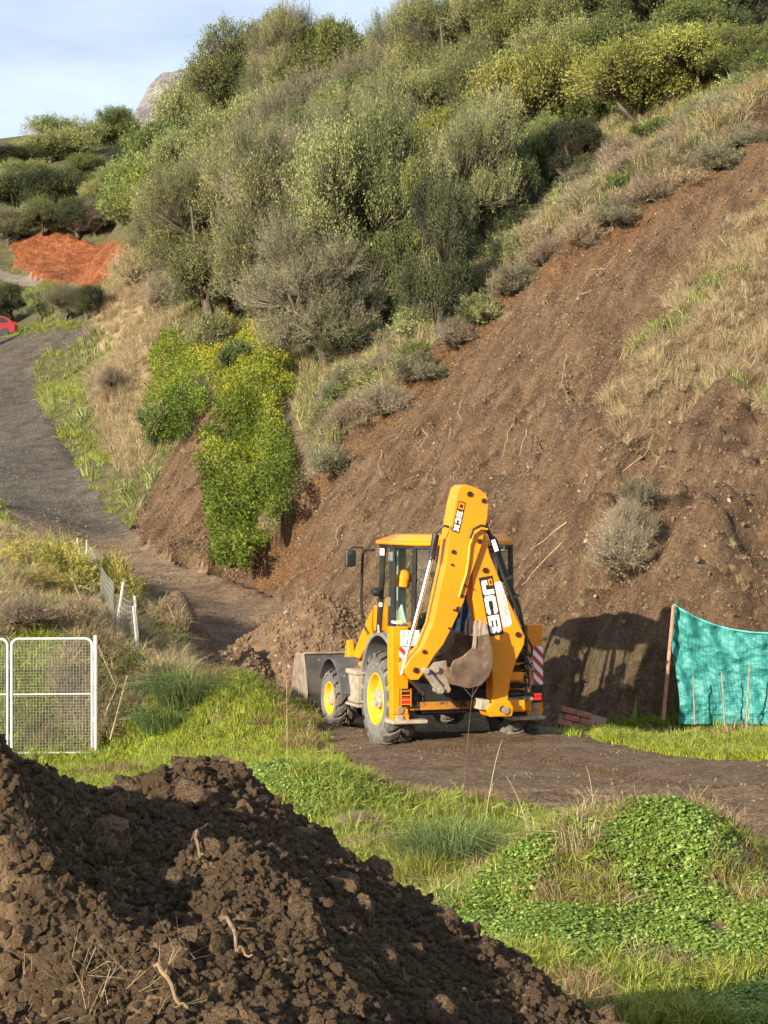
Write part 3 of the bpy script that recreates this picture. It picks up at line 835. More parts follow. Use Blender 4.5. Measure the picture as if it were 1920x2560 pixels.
# slide rails across the rear, carriage and kingpost
for z, d in ((.60, .11), (1.02, .09)):
    MB().box((-.03, YB + .10, z), (1.78, .14, d)).build('slide_rail', Y_DIRTY, B, bevel=.012)
MB().box((-.03, YB + .18, .82), (1.75, .10, .5)).build('back_plate', BLACK, B)
MB().box((-.03, YB + .2, 1.25), (1.75, .16, .45)).build('cooler_housing', BLACK, B, bevel=.02)
ca = MB(); ca.box((.62, YB - .09, .84), (.42, .18, .66)); ca.build('carriage', Y_PAINT, B, bevel=.02)
kp = MB()
kp.prism([(.02, .50), (.34, .50), (.36, .62), (.30, .72), (.05, .70), (-.04, .62)], -1.46, -1.10); kp.box((.45, -1.05, .62), (.30, .46, .16)); kp.box((.45, -1.05, 1.02), (.26, .46, .12))
kp.build('kingpost', Y_PAINT, B, bevel=.02)
MB().cyl((.23, -1.49, .585), (.23, -1.06, .585), .055).build('kingpost_pin', STEEL, B, bevel=.006)
MB().prism([(-.12, .60), (.03, .585), (.02, .73), (-.10, .74)], -1.44, -1.16).build('swing_lug', DUSTY, B, bevel=.01)
hb = MB()
for z in (.68, .78, .88, 1.0, 1.12, 1.24, 1.34):
    hb.box((.58 + .02 * math.sin(z * 9), -1.02, z), (.20, .16, .055)); hb.cyl((.50, -1.12, z), (.66, -1.12, z), .022, 8)
hb.build('valve_block', BLACK, B, bevel=.008)
for k in range(7):
    z0 = .66 + .1 * k; x0 = .50 + .04 * (k % 3)
    pts = [(x0, -1.13, z0), (x0 + .10 + .02 * k % .1, -1.24 - .01 * k, z0 + .05), (x0 + .14, -1.22, z0 + .25), (x0 + .08, -1.12, z0 + .42)]
    MB().tube(pts, .017, 7).build('hose', BLACK, B, smooth=True)
for z in (.7, .77):
    MB().cyl((.40, -1.16, z), (.75, -1.16, z), .03).build('swing_ram', STEEL if z < .75 else BLACK, B, smooth=True)

# boom, standing across the rear
BOOM = [(-.07, 3.10), (.02, 2.69), (.24, 2.17), (.45, 1.74), (.53, 1.57), (.52, 1.46), (.41, 1.26), (.33, 1.02), (.29, .80), (.29, .60), (.23, .53), (.10, .55), (.06, .64), (.06, 1.0), (.02, 1.43), (-.12, 1.72), (-.22, 2.07), (-.23, 2.34), (-.21, 2.65), (-.28, 3.0), (-.20, 3.14)]
boom = MB().prism(BOOM, -1.44, -1.18).build('boom', Y_PAINT, B, bevel=.018)
DIP = [(-.42, 3.60), (-.38, 3.615), (-.33, 3.615), (-.14, 3.545), (-.06, 3.48), (-.03, 3.40), (-.04, 3.2), (-.12, 2.82), (-.28, 2.4), (-.38, 2.05), (-.55, 1.71), (-.67, 1.49), (-.80, 1.34), (-.93, 1.13), (-1.02, 1.03), (-1.12, 1.03), (-1.19, 1.10), (-1.20, 1.20), (-1.13, 1.31), (-.97, 1.45), (-.82, 1.77), (-.63, 2.61), (-.57, 3.04), (-.50, 3.40), (-.455, 3.56)]
def inset_prism(poly, y0, y1): return MB().prism(poly, y0, y1)
dip = MB()
dip.prism(DIP, -1.52, -1.485); dip.prism(DIP, -1.235, -1.20)           # the two side plates
core = [(x + (.012 if x < -.35 else -.012), z) for x, z in DIP]
dip.prism(core, -1.484, -1.236)
dipper = dip.build('dipper', Y_PAINT, B, bevel=.010)
# pins and bolts on dipper and boom
for (x, z, r) in ((-.30, 3.49, .038), (-.10, 3.40, .034), (-.53, 2.72, .03), (-.55, 2.55, .018), (-.16, 2.86, .034), (-1.06, 1.16, .04), (-.94, 1.40, .03)):
    MB().cyl((x, -1.545, z), (x, -1.50, z), r, 12).build('pin', INKBR, dipper, bevel=.006)
for (x, z, r) in ((-.05, 2.47, .038), (.42, 1.60, .038), (.20, .60, .05)):
    MB().cyl((x, -1.47, z), (x, -1.42, z), r, 12).build('pin', INKBR, boom, bevel=.006)
for (x, z) in ((-.42, 2.14), (-.50, 1.94), (-.57, 1.70), (-.36, 2.27)):
    MB().box((x, -1.53, z), (.07, .02, .028), rot=(0, R(20), 0)).build('bracket', INKBR, dipper)
# pipe and hoses along the dipper and boom
MB().tube([(-.06, -1.56, 3.02), (-.16, -1.58, 3.03), (-.26, -1.57, 2.96), (-.31, -1.56, 2.82), (-.33, -1.555, 2.6), (-.36, -1.55, 2.42), (-.43, -1.55, 2.22), (-.46, -1.55, 2.12)], .016, 8).build('hydraulic_pipe', Y_RIM, B, smooth=True)
MB().tube([(.0, -1.40, 3.0), (-.07, -1.57, 3.06), (-.17, -1.60, 3.07), (-.27, -1.585, 3.02), (-.315, -1.57, 2.90)], .018, 8).build('hose', BLACK, B, smooth=True)
MB().tube([(-.60, -1.54, 3.05), (-.68, -1.56, 3.07), (-.76, -1.5, 2.98), (-.80, -1.46, 2.75), (-.82, -1.44, 2.6)], .018, 8).build('hose', BLACK, B, smooth=True)
for k in range(4):
    o_ = .035 * k
    pts = [(-.02 + o_ * .4, -1.40 + o_, 3.10 - o_), (.07 + o_, -1.36 + o_, 2.88), (.16 + o_, -1.36 + o_, 2.60), (.27 + o_, -1.38 + o_, 2.30), (.42 + o_ * .9, -1.36 + o_, 1.98), (.55 + o_ * .4, -1.32 + o_, 1.70), (.60, -1.2, 1.45)]
    MB().tube(pts, .021, 7).build('hose', BLACK, B, smooth=True)
for z, x in ((2.75, .17), (2.35, .30), (2.1, .40)):
    MB().box((x, -1.30, z), (.16, .16, .035), rot=(0, R(-20), 0)).build('hose_clamp', BLACK, B)
MB().box((.10, -1.42, 2.80), (.05, .03, .16), rot=(0, R(-20), 0)).build('grease_plate', WHITE, B)
# rams
ram = MB().cyl((-.74, -1.42, 2.95), (-.80, -1.42, 2.62), .05, 14).build('bucket_ram', BLACK, B, smooth=True)
MB().cyl((-.795, -1.42, 2.66), (-1.22, -1.42, 1.10), .028, 14).build('rod', CHROME, ram, smooth=True)
ram = MB().cyl((.38, -1.10, 1.35), (.06, -1.10, 2.35), .06, 14).build('boom_ram', BLACK, B, smooth=True)
MB().cyl((.07, -1.10, 2.32), (-.05, -1.10, 2.75), .03, 12).build('rod', CHROME, ram, smooth=True)

# decal with the three big letters, reading downwards, on the near face of the boom
A0, A1 = Vector((-.14, 2.37)), Vector((.055, 2.40)); D0 = Vector((.02, 1.58))
ax_ = (A1 - A0); dn_ = (D0 - A0)
def onboom(s, t): q = A0 + ax_ * s + dn_ * t; return (q.x, q.y)
pl = MB().prism([onboom(0, 0), onboom(1, 0), onboom(1, 1), onboom(0, 1)], -1.446, -1.4405).build('name_plate', INKBR, boom)
def letter(rows, name, y0=-1.451, y1=-1.4465, f=onboom, m=LETTER, parent=None):
    mb = MB()
    for poly in rows: mb.prism([f(s, t) for s, t in poly], y0, y1)
    return mb.build(name, m, parent, bevel=0)
# in plate coordinates: s across (0 left .. 1 right) and t down; letters lie on their side, tops to the right
J = [[(.16, .06), (.10, .10), (.10, .26), (.18, .305), (.90, .305), (.90, .225), (.40, .225), (.36, .20), (.36, .14), (.52, .14), (.52, .06)]]
Cc = [[(.10, .36), (.20, .325), (.80, .325), (.90, .36), (.90, .60), (.80, .635), (.62, .635), (.62, .56), (.66, .54), (.66, .43), (.60, .41), (.40, .41), (.34, .43), (.34, .54), (.38, .56), (.38, .635), (.20, .635), (.10, .60)]]
Bb = [[(.10, .66), (.90, .66), (.90, .74), (.10, .74)], [(.10, .74), (.28, .74), (.28, .86), (.10, .86)], [(.42, .74), (.58, .74), (.58, .86), (.42, .86)], [(.72, .74), (.90, .74), (.90, .86), (.72, .86)],
      [(.10, .86), (.48, .86), (.48, .92), (.40, .955), (.16, .955), (.10, .92)], [(.52, .86), (.90, .86), (.90, .92), (.84, .955), (.60, .955), (.52, .92)]]
for nm, L in (('letter_j', J), ('letter_c', Cc), ('letter_b', Bb)):
    letter(L, 'letter', parent=pl)
letter([[(.62, .05), (.90, .05), (.90, .16), (.62, .16)]], 'emblem', m=Y_PAINT, parent=pl)
letter([[(.70, .08), (.82, .08), (.82, .13), (.70, .13)]], 'emblem_mark', y0=-1.455, y1=-1.4515, m=INKBR, parent=pl)
# white hire label beside it
MB().prism([(.085, 2.30), (.175, 2.32), (.24, 2.14), (.335, 1.76), (.31, 1.72), (.215, 1.70)], -1.445, -1.4405).build('owner_label', WHITE, boom)
lb = [o for o in boom.children if o.name.startswith('owner_label')][0]
o = link('lettering', text_mesh('menrabal', .085), GREYTXT, lb); o.location = (.185, -1.449, 2.17); o.rotation_euler = (R(90), R(-76 + 152), 0); o.rotation_euler = (R(90), R(79), 0); o['kind'] = 'stuff'
fm_ = MB()
for k in range(7):
    t0 = k / 7
    x0, z0 = .125 + t0 * .115, 2.17 - t0 * .40
    fm_.prism([(x0, z0), (x0 + .035, z0 + .008), (x0 + .045, z0 - .038), (x0 + .012, z0 - .046)], -1.448, -1.4455)
fm_.build('lettering_row', mat('faded_gold', (.52, .43, .22), (.6, .5, .3), rough=.6), lb)['kind'] = 'stuff'
# model plate on the dipper: 3CX reading downwards
G0, G1, G2 = Vector((-.455, 3.40)), Vector((-.355, 3.375)), Vector((-.55, 2.995))
def ondip(s, t): q = G0 + (G1 - G0) * s + (G2 - G0) * t; return (q.x, q.y)
mp = MB().prism([ondip(0, 0), ondip(1, 0), ondip(1, 1), ondip(0, 1)], -1.527, -1.5205).build('model_plate', INKBR, dipper)
letter([[(.10, .04), (.90, .04), (.90, .25), (.10, .25)]], 'emblem', -1.531, -1.5275, ondip, Y_PAINT, mp)
letter([[(.3, .09), (.7, .09), (.7, .2), (.3, .2)]], 'emblem_mark', -1.534, -1.5315, ondip, INKBR, mp)
three = [[(.12, .31), (.30, .31), (.30, .46), (.12, .46)], [(.42, .33), (.60, .33), (.60, .46), (.42, .46)], [(.72, .31), (.88, .31), (.88, .46), (.72, .46)], [(.12, .46), (.88, .46), (.82, .51), (.18, .51)]]
cee = [[(.14, .54), (.86, .54), (.90, .58), (.90, .72), (.66, .72), (.66, .61), (.34, .61), (.34, .72), (.10, .72), (.10, .58)]]
ex = [[(.12, .76), (.34, .76), (.88, .90), (.88, .96), (.66, .96), (.12, .82)], [(.88, .76), (.66, .76), (.12, .90), (.12, .96), (.34, .96), (.88, .82)]]
for L in (three, cee): letter(L, 'letter', -1.531, -1.5275, ondip, LETTER, mp)
letter(ex[:1], 'letter', -1.531, -1.5275, ondip, LETTER, mp); letter(ex[1:], 'letter_stroke', -1.5315, -1.528, ondip, LETTER, mp)
MB().prism([(-.50, 1.98), (-.44, 2.0), (-.46, 1.90)], -1.528, -1.5205).build('hazard_mark', INKBR, dipper)

# digging bucket, curled, teeth up
BK = [(-.12, 1.64), (-.055, 1.34), (-.075, 1.18), (-.12, 1.07), (-.23, .96), (-.40, .92), (-.58, .965), (-.645, 1.07), (-.66, 1.20), (-.62, 1.29), (-.48, 1.35), (-.36, 1.45), (-.33, 1.60)]
SH = [(-.12, 1.64), (-.055, 1.34), (-.075, 1.18), (-.12, 1.07), (-.23, .96), (-.40, .92), (-.58, .965), (-.645, 1.07)]
def shell(path, y0, y1, th):
    inn = []
    for i, p in enumerate(path):
        a = Vector(path[max(i - 1, 0)]); b = Vector(path[min(i + 1, len(path) - 1)])
        d = (b - a).normalized(); nn = Vector((-d.y, d.x)) if True else None
        c_ = Vector((-.32, 1.30)); q = Vector(p)
        if (c_ - q).dot(nn) < 0: nn = -nn
        inn.append(tuple(q + nn * th))
    return MB().prism(path + inn[::-1], y0, y1)
bk = shell(SH, -1.75, -1.02, .03)
bk.prism(BK, -1.78, -1.75); bk.prism(BK, -1.02, -.99)
bk.prism([(-.645, 1.07), (-.66, 1.20), (-.64, 1.20), (-.615, 1.07)], -1.75, -1.02)
bko = bk.build('digging_bucket', BSTEEL, B, bevel=.006, smooth=True)
MB().prism([(-.36, 1.452), (-.345, 1.62), (-.30, 1.60), (-.31, 1.44)], -1.80, -1.781).build('side_cutter', STEEL, bko, bevel=.004)
for k in range(5):
    y = -1.72 + k * .165
    MB().prism([(-.19, 1.58), (-.10, 1.58), (-.135, 1.72), (-.155, 1.80), (-.175, 1.80), (-.19, 1.70)], y - .04, y + .04).build('tooth', STEEL, bko, bevel=.008)
for y in (-1.52, -1.16):
    MB().prism([(-.60, 1.0), (-.63, 1.28), (-.80, 1.26), (-.88, 1.18), (-.84, 1.08), (-.74, .98), (-.66, .86), (-.58, .90)], y - .02, y + .02).build('bucket_ear', STEEL, bko, bevel=.008)
for (x, z) in ((-.80, 1.17), (-.64, .90)):
    MB().cyl((x, -1.60, z), (x, -1.06, z), .045, 14).build('pivot_pin', STEEL, bko, smooth=True)
lk = MB().prism([(-1.0, 1.17), (-.95, 1.21), (-.90, 1.16), (-.68, .92), (-.70, .84), (-.77, .84), (-.80, .88)], -1.60, -1.55).build('tipping_link', STEEL, B, bevel=.01)
for (x, z) in ((-.945, 1.155), (-.74, .89)):
    MB().cyl((x, -1.64, z), (x, -1.05, z), .04, 14).build('pin', DUSTY, lk, smooth=True)
MB().prism([(-1.0, 1.17), (-.95, 1.21), (-.90, 1.16), (-.68, .92), (-.70, .84), (-.77, .84), (-.80, .88)], -1.10, -1.05).build('tipping_link', STEEL, B, bevel=.01)
MB().prism([(-1.14, 1.07), (-1.06, 1.10), (-.86, .98), (-.72, .92), (-.75, .83), (-.92, .86)], -1.40, -1.22).build('tipping_lever', BLACK, B, bevel=.015)

# front loader: arms, rams, bucket
for s in (-1, 1):
    x0, x1 = sorted((s * .50, s * .60))
    MB().prism([(1.50, 1.72), (1.55, 1.86), (1.72, 1.88), (2.15, 1.60), (2.85, 1.04), (3.05, .72), (3.55, .50), (3.55, .34), (3.38, .32), (2.75, .62), (2.55, .98), (1.70, 1.50), (1.5, 1.5)], x0, x1, 'x').build('loader_arm', Y_PAINT, B, bevel=.015)
    rm_ = MB().cyl((s * .68, 1.40, 1.10), (s * .68, 2.2, .95), .05, 12).build('lift_ram', Y_PAINT, B, smooth=True)
    MB().cyl((s * .68, 2.15, .96), (s * .68, 2.75, .86), .028, 12).build('rod', CHROME, rm_, smooth=True)
    MB().prism([(2.70, 1.0), (2.78, 1.30), (2.83, 1.30), (2.95, 1.0)], s * .64 - .05, s * .64 + .05, 'x').build('tip_lever', Y_PAINT, B, bevel=.012)
    MB().prism([(1.28, 1.0), (1.28, 1.95), (1.45, 2.0), (1.62, 1.75), (1.75, 1.0)], s * .47 - .04, s * .47 + .04, 'x').build('loader_tower', Y_PAINT, B, bevel=.015)
    tr_ = MB().cyl((s * .90, 3.62, .95), (s * .90, 3.48, .40), .04, 12).build('bucket_clam_ram', GREYPL, B, smooth=True)
    MB().cyl((s * .90, 3.60, .88), (s * .90, 3.66, 1.0), .022, 10).build('rod', CHROME, tr_, smooth=True)
LB = [(3.62, 1.04), (3.50, .75), (3.42, .45), (3.46, .16), (3.60, .03), (4.40, .01), (4.42, .04), (3.66, .08), (3.52, .20), (3.49, .45), (3.56, .74), (3.68, 1.03)]
lbk = MB().prism(LB, -1.13, 1.13, 'x').build('loader_bucket', DSTEEL, B, bevel=.006)
for s in (-1, 1):
    MB().prism([(3.60, 1.05), (3.40, .45), (3.44, .14), (3.58, .02), (4.40, .0), (4.40, .10), (4.26, .55), (4.10, 1.0), (3.9, 1.05)], s * 1.145 - .014, s * 1.145 + .014, 'x').build('side_plate', STEEL, lbk, bevel=.004)
MB().box((0, 3.63, 1.055), (2.26, .10, .025)).build('top_rim', STEEL, lbk)
for x in (-.75, -.35, .35, .75):
    MB().prism([(3.36, .30), (3.30, .55), (3.45, .80), (3.56, .80), (3.44, .45), (3.44, .25)], x - .03, x + .03, 'x').build('rear_rib', BSTEEL, lbk)
# hazard-orange cap hanging against the inner post of the cab
V = []
capo = empty('orange_cap', (0, 0, 0))
capw = B.matrix_basis @ Vector((-.56, .47, 2.30)); capo.location = capw; capo.rotation_euler = (0, R(10), R(18))
tag(capo, 'bright orange cap hanging behind the glass of the digger cab', 'cap')
cm = MB().lathe([(.001, .13), (.05, .125), (.085, .09), (.10, .04), (.10, -.02)], (0, 0, 0), 20, 'z'); cm.build('crown', ORANGE, capo, smooth=True)
MB().prism([(.09 * math.cos(R(a)), .11 * math.sin(R(a))) for a in range(0, 360, 20)], -.12, -.02, 'z', poly2=[(.10 * math.cos(R(a)), .10 * math.sin(R(a))) for a in range(0, 360, 20)]).build('peak', ORANGE, capo, bevel=.01, smooth=True)
MB().lathe([(.001, .03), (.05, .03), (.055, -.03), (.001, -.035)], (.10, -.02, .03), 14, 'y').build('ear_pad', BLACK, capo, smooth=True)
# ------------------------------------------------------------------ vegetation
def unit(a): return a / np.maximum(np.linalg.norm(a, axis=-1, keepdims=True), 1e-9)

def leaf_quads(pos, axis, L, W, t, rg, fold=0.0):
    """one rhombic leaf per position"""
    n = len(pos)
    side = unit(np.cross(axis, rg.normal(size=(n, 3))))
    L = np.broadcast_to(np.asarray(L), (n,))[:, None]; W = np.broadcast_to(np.asarray(W), (n,))[:, None]
    mid = pos + axis * L * .45
    V = np.empty((n, 4, 3)); V[:, 0] = pos; V[:, 1] = mid + side * W * .5; V[:, 2] = pos + axis * L; V[:, 3] = mid - side * W * .5
    Fc = np.arange(n * 4).reshape(n, 4)
    return V.reshape(-1, 3), Fc, np.repeat(t, 4)

def twig_quads(a, b, wa, wb, rg):
    """flat tapered twig from a to b, two crossed strips"""
    n = len(a); d = unit(b - a)
    s1 = unit(np.cross(d, rg.normal(size=(n, 3)))); s2 = np.cross(d, s1)
    Vs = []
    for s in (s1, s2):
        V = np.empty((n, 4, 3)); V[:, 0] = a - s * wa / 2; V[:, 1] = a + s * wa / 2; V[:, 2] = b + s * wb / 2; V[:, 3] = b - s * wb / 2
        Vs.append(V.reshape(-1, 3))
    V = np.concatenate(Vs); return V, np.arange(len(V)).reshape(-1, 4)

def make_crown(name, seed, rx, rz, nlobe, nspray, lper, slen, L, W, lm, bm_, gauss=.10, up=.6, twigs=1.0, tw=.012, cover=-.25, spread=.8, lobe_r=(.34, .55)):
    """a crown of leafy sprays set on several lobes; returns (leaf mesh, branch mesh); centred on the origin"""
    rg = np.random.default_rng(seed)
    lc = []
    for k in range(nlobe):
        a = k * 2.39996 + rg.uniform(-.4, .4); q = (k + .5) / nlobe
        z = rg.uniform(-.45, .62); r = math.sqrt(max(0, 1 - abs(z) ** 1.6)) * rg.uniform(.30, .80)
        lc.append((math.cos(a) * r, math.sin(a) * r, z))
    lc.append((0, 0, .45)); lc = np.array(lc); lr = rg.uniform(*lobe_r, size=len(lc)); lt = rg.uniform(-.44, .22, size=len(lc))
    li = rg.integers(0, len(lc), nspray)
    d = unit(rg.normal(size=(nspray, 3)))
    fl = d[:, 2] < cover; d[fl, 2] *= -1
    S = np.array([rx, rx, rz])
    base = (lc[li] + d * (lr[li] * rg.uniform(.55, 1.0, nspray))[:, None]) * S
    sd = unit(d + np.array([0, 0, up]) + rg.normal(size=(nspray, 3)) * .45)
    sl = slen * rg.uniform(.6, 1.35, nspray)
    st = lt[li] + rg.normal(0, .12, nspray)
    n = nspray * lper
    si = np.repeat(np.arange(nspray), lper)
    s = rg.uniform(0.05, 1.0, n)
    pos = base[si] + sd[si] * (sl[si] * s)[:, None] + rg.normal(size=(n, 3)) * gauss * (1.1 - .6 * s)[:, None]
    ax = unit(sd[si] + rg.normal(size=(n, 3)) * spread)
    t = np.clip(.5 + st[si] + rg.normal(0, .15, n), 0, 1)
    V, Fc, tt = leaf_quads(pos, ax, L * rg.uniform(.7, 1.3, n), W * rg.uniform(.7, 1.3, n), t, rg)
    lme = np_mesh(name + '_leaves', V, Fc, smooth=False, attrs=dict(t=tt)); lme.materials.append(lm)
    # twigs: lobe centre -> spray base -> spray tip
    k = int(nspray * min(1.0, twigs))
    c0 = (lc[li[:k]] * .55) * S
    V1, F1 = twig_quads(c0, base[:k], tw * 2.0, tw * 1.2, rg)
    V2, F2 = twig_quads(base[:k], base[:k] + sd[:k] * sl[:k][:, None] * 1.08, tw * 1.2, tw * .5, rg)
    vs = [V1, V2]; fs = [F1, F2 + len(V1)]
    if twigs > 1:                                         # extra bare fine twigs
        off = len(V1) + len(V2)
        for r_ in range(int(twigs)):
            b0 = base + sd * (sl * rg.uniform(0, .6, nspray))[:, None]
            dd = unit(sd + rg.normal(size=(nspray, 3)) * .6)
            V3, F3 = twig_quads(b0, b0 + dd * (slen * rg.uniform(.4, 1.0, nspray))[:, None], tw * .8, tw * .35, rg)
            vs.append(V3); fs.append(F3 + off); off += len(V3)
    V = np.concatenate(vs); Fc = np.concatenate(fs)
    bme = np_mesh(name + '_branches', V, Fc, attrs=dict(t=rg.uniform(0, 1, len(V) // 4).repeat(4))); bme.materials.append(bm_)
    return lme, bme

def trunk_mesh(name, seed, r, m):
    """unit-high leaning trunk with a few limbs reaching up from it (z 0..1, later scaled)"""
    rg = random.Random(seed); mb = MB()
    pts = [(0, 0, -.1)]; x = y = 0
    for k in range(1, 6):
        x += rg.uniform(-.12, .12); y += rg.uniform(-.12, .12); pts.append((x, y, k * .2))
    mb.tube(pts, [r * (1.25 - .16 * k) for k in range(6)], 7)
    for k in range(4):
        i = rg.randint(2, 4); p = pts[i]; a = k * 1.7 + rg.uniform(-.4, .4)
        q1 = (p[0] + math.cos(a) * .45, p[1] + math.sin(a) * .45, p[2] + .35); q2 = (p[0] + math.cos(a) * .8, p[1] + math.sin(a) * .8, p[2] + .85)
        mb.tube([p, q1, q2], [r * .6, r * .4, r * .15], 6)
    me = bpy.data.meshes.new(name); me.from_pydata(mb.v, [], mb.f); me.materials.append(m)
    me.polygons.foreach_set('use_smooth', [True] * len(me.polygons))
    return me

LM = dict(
    olive=leaf_mat('olive_leaves', [(0, (.055, .078, .020)), (.45, (.165, .19, .052)), (.8, (.31, .325, .105)), (1, (.42, .41, .17))], .2),
    dark=leaf_mat('evergreen_shade_leaves', [(0, (.018, .030, .009)), (.5, (.05, .07, .02)), (1, (.13, .15, .045))], .2),  # evergreen tone, darkened so hollows in the wood read as shade
    mid=leaf_mat('green_leaves', [(0, (.055, .08, .018)), (.5, (.14, .175, .042)), (1, (.27, .29, .08))], .3),
    yel=leaf_mat('yellow_green_leaves', [(0, (.10, .115, .018)), (.5, (.23, .245, .045)), (1, (.38, .36, .085))], .3),
    grey=leaf_mat('grey_green_leaves', [(0, (.09, .095, .042)), (.5, (.20, .20, .095)), (1, (.33, .31, .17))], .25),
    straw=leaf_mat('straw', [(0, (.19, .145, .075)), (.5, (.34, .265, .145)), (1, (.50, .41, .25))], .25),
    ivy=leaf_mat('ivy_leaves', [(0, (.05, .085, .010)), (.35, (.13, .185, .022)), (.62, (.24, .285, .03)), (.84, (.42, .40, .026)), (1, (.56, .40, .03))], .3),
    grass=leaf_mat('grass_blades', [(0, (.10, .135, .018)), (.5, (.25, .285, .042)), (.85, (.40, .42, .08)), (1, (.50, .46, .18))], .4),
    lime=leaf_mat('lime_grass', [(0, (.16, .22, .02)), (.5, (.29, .36, .035)), (1, (.42, .44, .07))], .35),
    clover=leaf_mat('clover_leaves', [(0, (.075, .125, .018)), (.5, (.18, .27, .042)), (1, (.36, .43, .12))], .35),
    reed=leaf_mat('tussock_blades', [(0, (.045, .085, .022)), (.5, (.10, .16, .045)), (1, (.22, .27, .10))], .3),
    rust=leaf_mat('rusty_weeds', [(0, (.10, .055, .025)), (.5, (.20, .125, .06)), (1, (.33, .24, .13))], .2),
)
TWIGM = dict(
    brown=leaf_mat('brown_twigs', [(0, (.05, .04, .028)), (1, (.13, .105, .075))], 0),
    grey=leaf_mat('grey_twigs', [(0, (.10, .085, .058)), (1, (.25, .215, .155))], 0),
    mauve=leaf_mat('mauve_twigs', [(0, (.12, .095, .068)), (1, (.28, .22, .165))], 0),
    pale=leaf_mat('pale_twigs', [(0, (.26, .20, .13)), (1, (.45, .37, .26))], 0),
)
BARK = mat('bark', (.06, .045, .03), (.14, .11, .08), rough=.9, scale=6, bump=.6, bscale=14)

PROTO = {}
def proto(key, *a, **k): PROTO[key] = make_crown(key, *a, **k)
#            seed rx   rz  lobes sprays leaves slen  L    W
proto('olive0', 11, 2.0, 1.8, 9, 1900, 24, .58, .085, .030, LM['olive'], TWIGM['brown'], gauss=.09)
proto('olive1', 12, 2.0, 1.8, 12, 1900, 24, .52, .085, .030, LM['olive'], TWIGM['grey'], gauss=.09, lobe_r=(.28, .5))
proto('mid0', 13, 2.0, 1.8, 11, 1800, 24, .40, .08, .042, LM['mid'], TWIGM['brown'], gauss=.12, up=.3)
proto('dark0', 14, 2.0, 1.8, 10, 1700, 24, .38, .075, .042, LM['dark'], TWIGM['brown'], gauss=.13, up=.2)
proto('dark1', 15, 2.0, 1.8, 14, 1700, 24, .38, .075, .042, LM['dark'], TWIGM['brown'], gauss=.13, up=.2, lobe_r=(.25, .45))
proto('yel0', 16, 2.0, 1.8, 11, 1800, 24, .46, .085, .04, LM['yel'], TWIGM['brown'], gauss=.11, up=.5)
proto('grey0', 17, 2.0, 1.8, 9, 1700, 18, .62, .075, .026, LM['grey'], TWIGM['grey'], gauss=.08, twigs=2, tw=.014)
proto('grey1', 18, 2.0, 1.6, 12, 1700, 16, .62, .075, .026, LM['grey'], TWIGM['mauve'], gauss=.08, twigs=3, tw=.014)
proto('scrub0', 21, .8, .6, 7, 500, 10, .34, .07, .022, LM['grey'], TWIGM['grey'], gauss=.05, twigs=4, tw=.008)
proto('scrub1', 22, .8, .6, 8, 500, 14, .34, .08, .026, LM['olive'], TWIGM['grey'], gauss=.05, twigs=2, tw=.008)
proto('scrub2', 23, .8, .6, 7, 450, 5, .40, .06, .02, LM['straw'], TWIGM['mauve'], gauss=.05, twigs=6, tw=.008)
proto('scrub3', 24, .8, .6, 7, 450, 12, .40, .12, .016, LM['straw'], TWIGM['pale'], gauss=.05, twigs=2, tw=.008)
proto('scrub4', 25, .8, .6, 8, 500, 16, .30, .08, .035, LM['mid'], TWIGM['brown'], gauss=.06, twigs=1, tw=.008)
proto('bolive0', 41, 3.2, 2.9, 19, 3800, 25, .70, .072, .026, LM['olive'], TWIGM['brown'], gauss=.09, up=.9, lobe_r=(.17, .37), twigs=1)
proto('bolive1', 42, 3.2, 2.9, 24, 3800, 25, .72, .072, .026, LM['olive'], TWIGM['grey'], gauss=.09, up=1.0, lobe_r=(.15, .34), twigs=2, tw=.010)
proto('bmid0', 43, 3.2, 2.9, 20, 3200, 22, .45, .085, .042, LM['mid'], TWIGM['brown'], gauss=.12, up=.3, lobe_r=(.18, .38))
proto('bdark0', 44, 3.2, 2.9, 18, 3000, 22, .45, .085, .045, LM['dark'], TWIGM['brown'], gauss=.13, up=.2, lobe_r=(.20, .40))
proto('bgrey0', 45, 3.2, 2.9, 18, 3200, 16, .70, .078, .026, LM['grey'], TWIGM['grey'], gauss=.09, lobe_r=(.18, .38), twigs=3, tw=.012)
BIG = dict(olive0='bolive0', olive1='bolive1', mid0='bmid0', dark0='bdark0', dark1='bdark0', grey0='bgrey0', grey1='bgrey0')
TRUNK = [trunk_mesh('trunk', 5, .13, BARK), trunk_mesh('trunk', 6, .10, BARK)]

_ys = np.concatenate([np.arange(12, 75, .12), np.arange(75, 262, .4)])
def hit(u, v):
    """where the view through photograph pixel (u, v) meets the ground"""
    x = (u - 960) / F * _ys; z = CH - (v - 1280) / F * _ys
    h = _tps(x, _ys)
    k = np.nonzero(z < h)[0]
    i = k[0] if len(k) else len(_ys) - 1
    y = _ys[i]; return x[i], y, h[i]

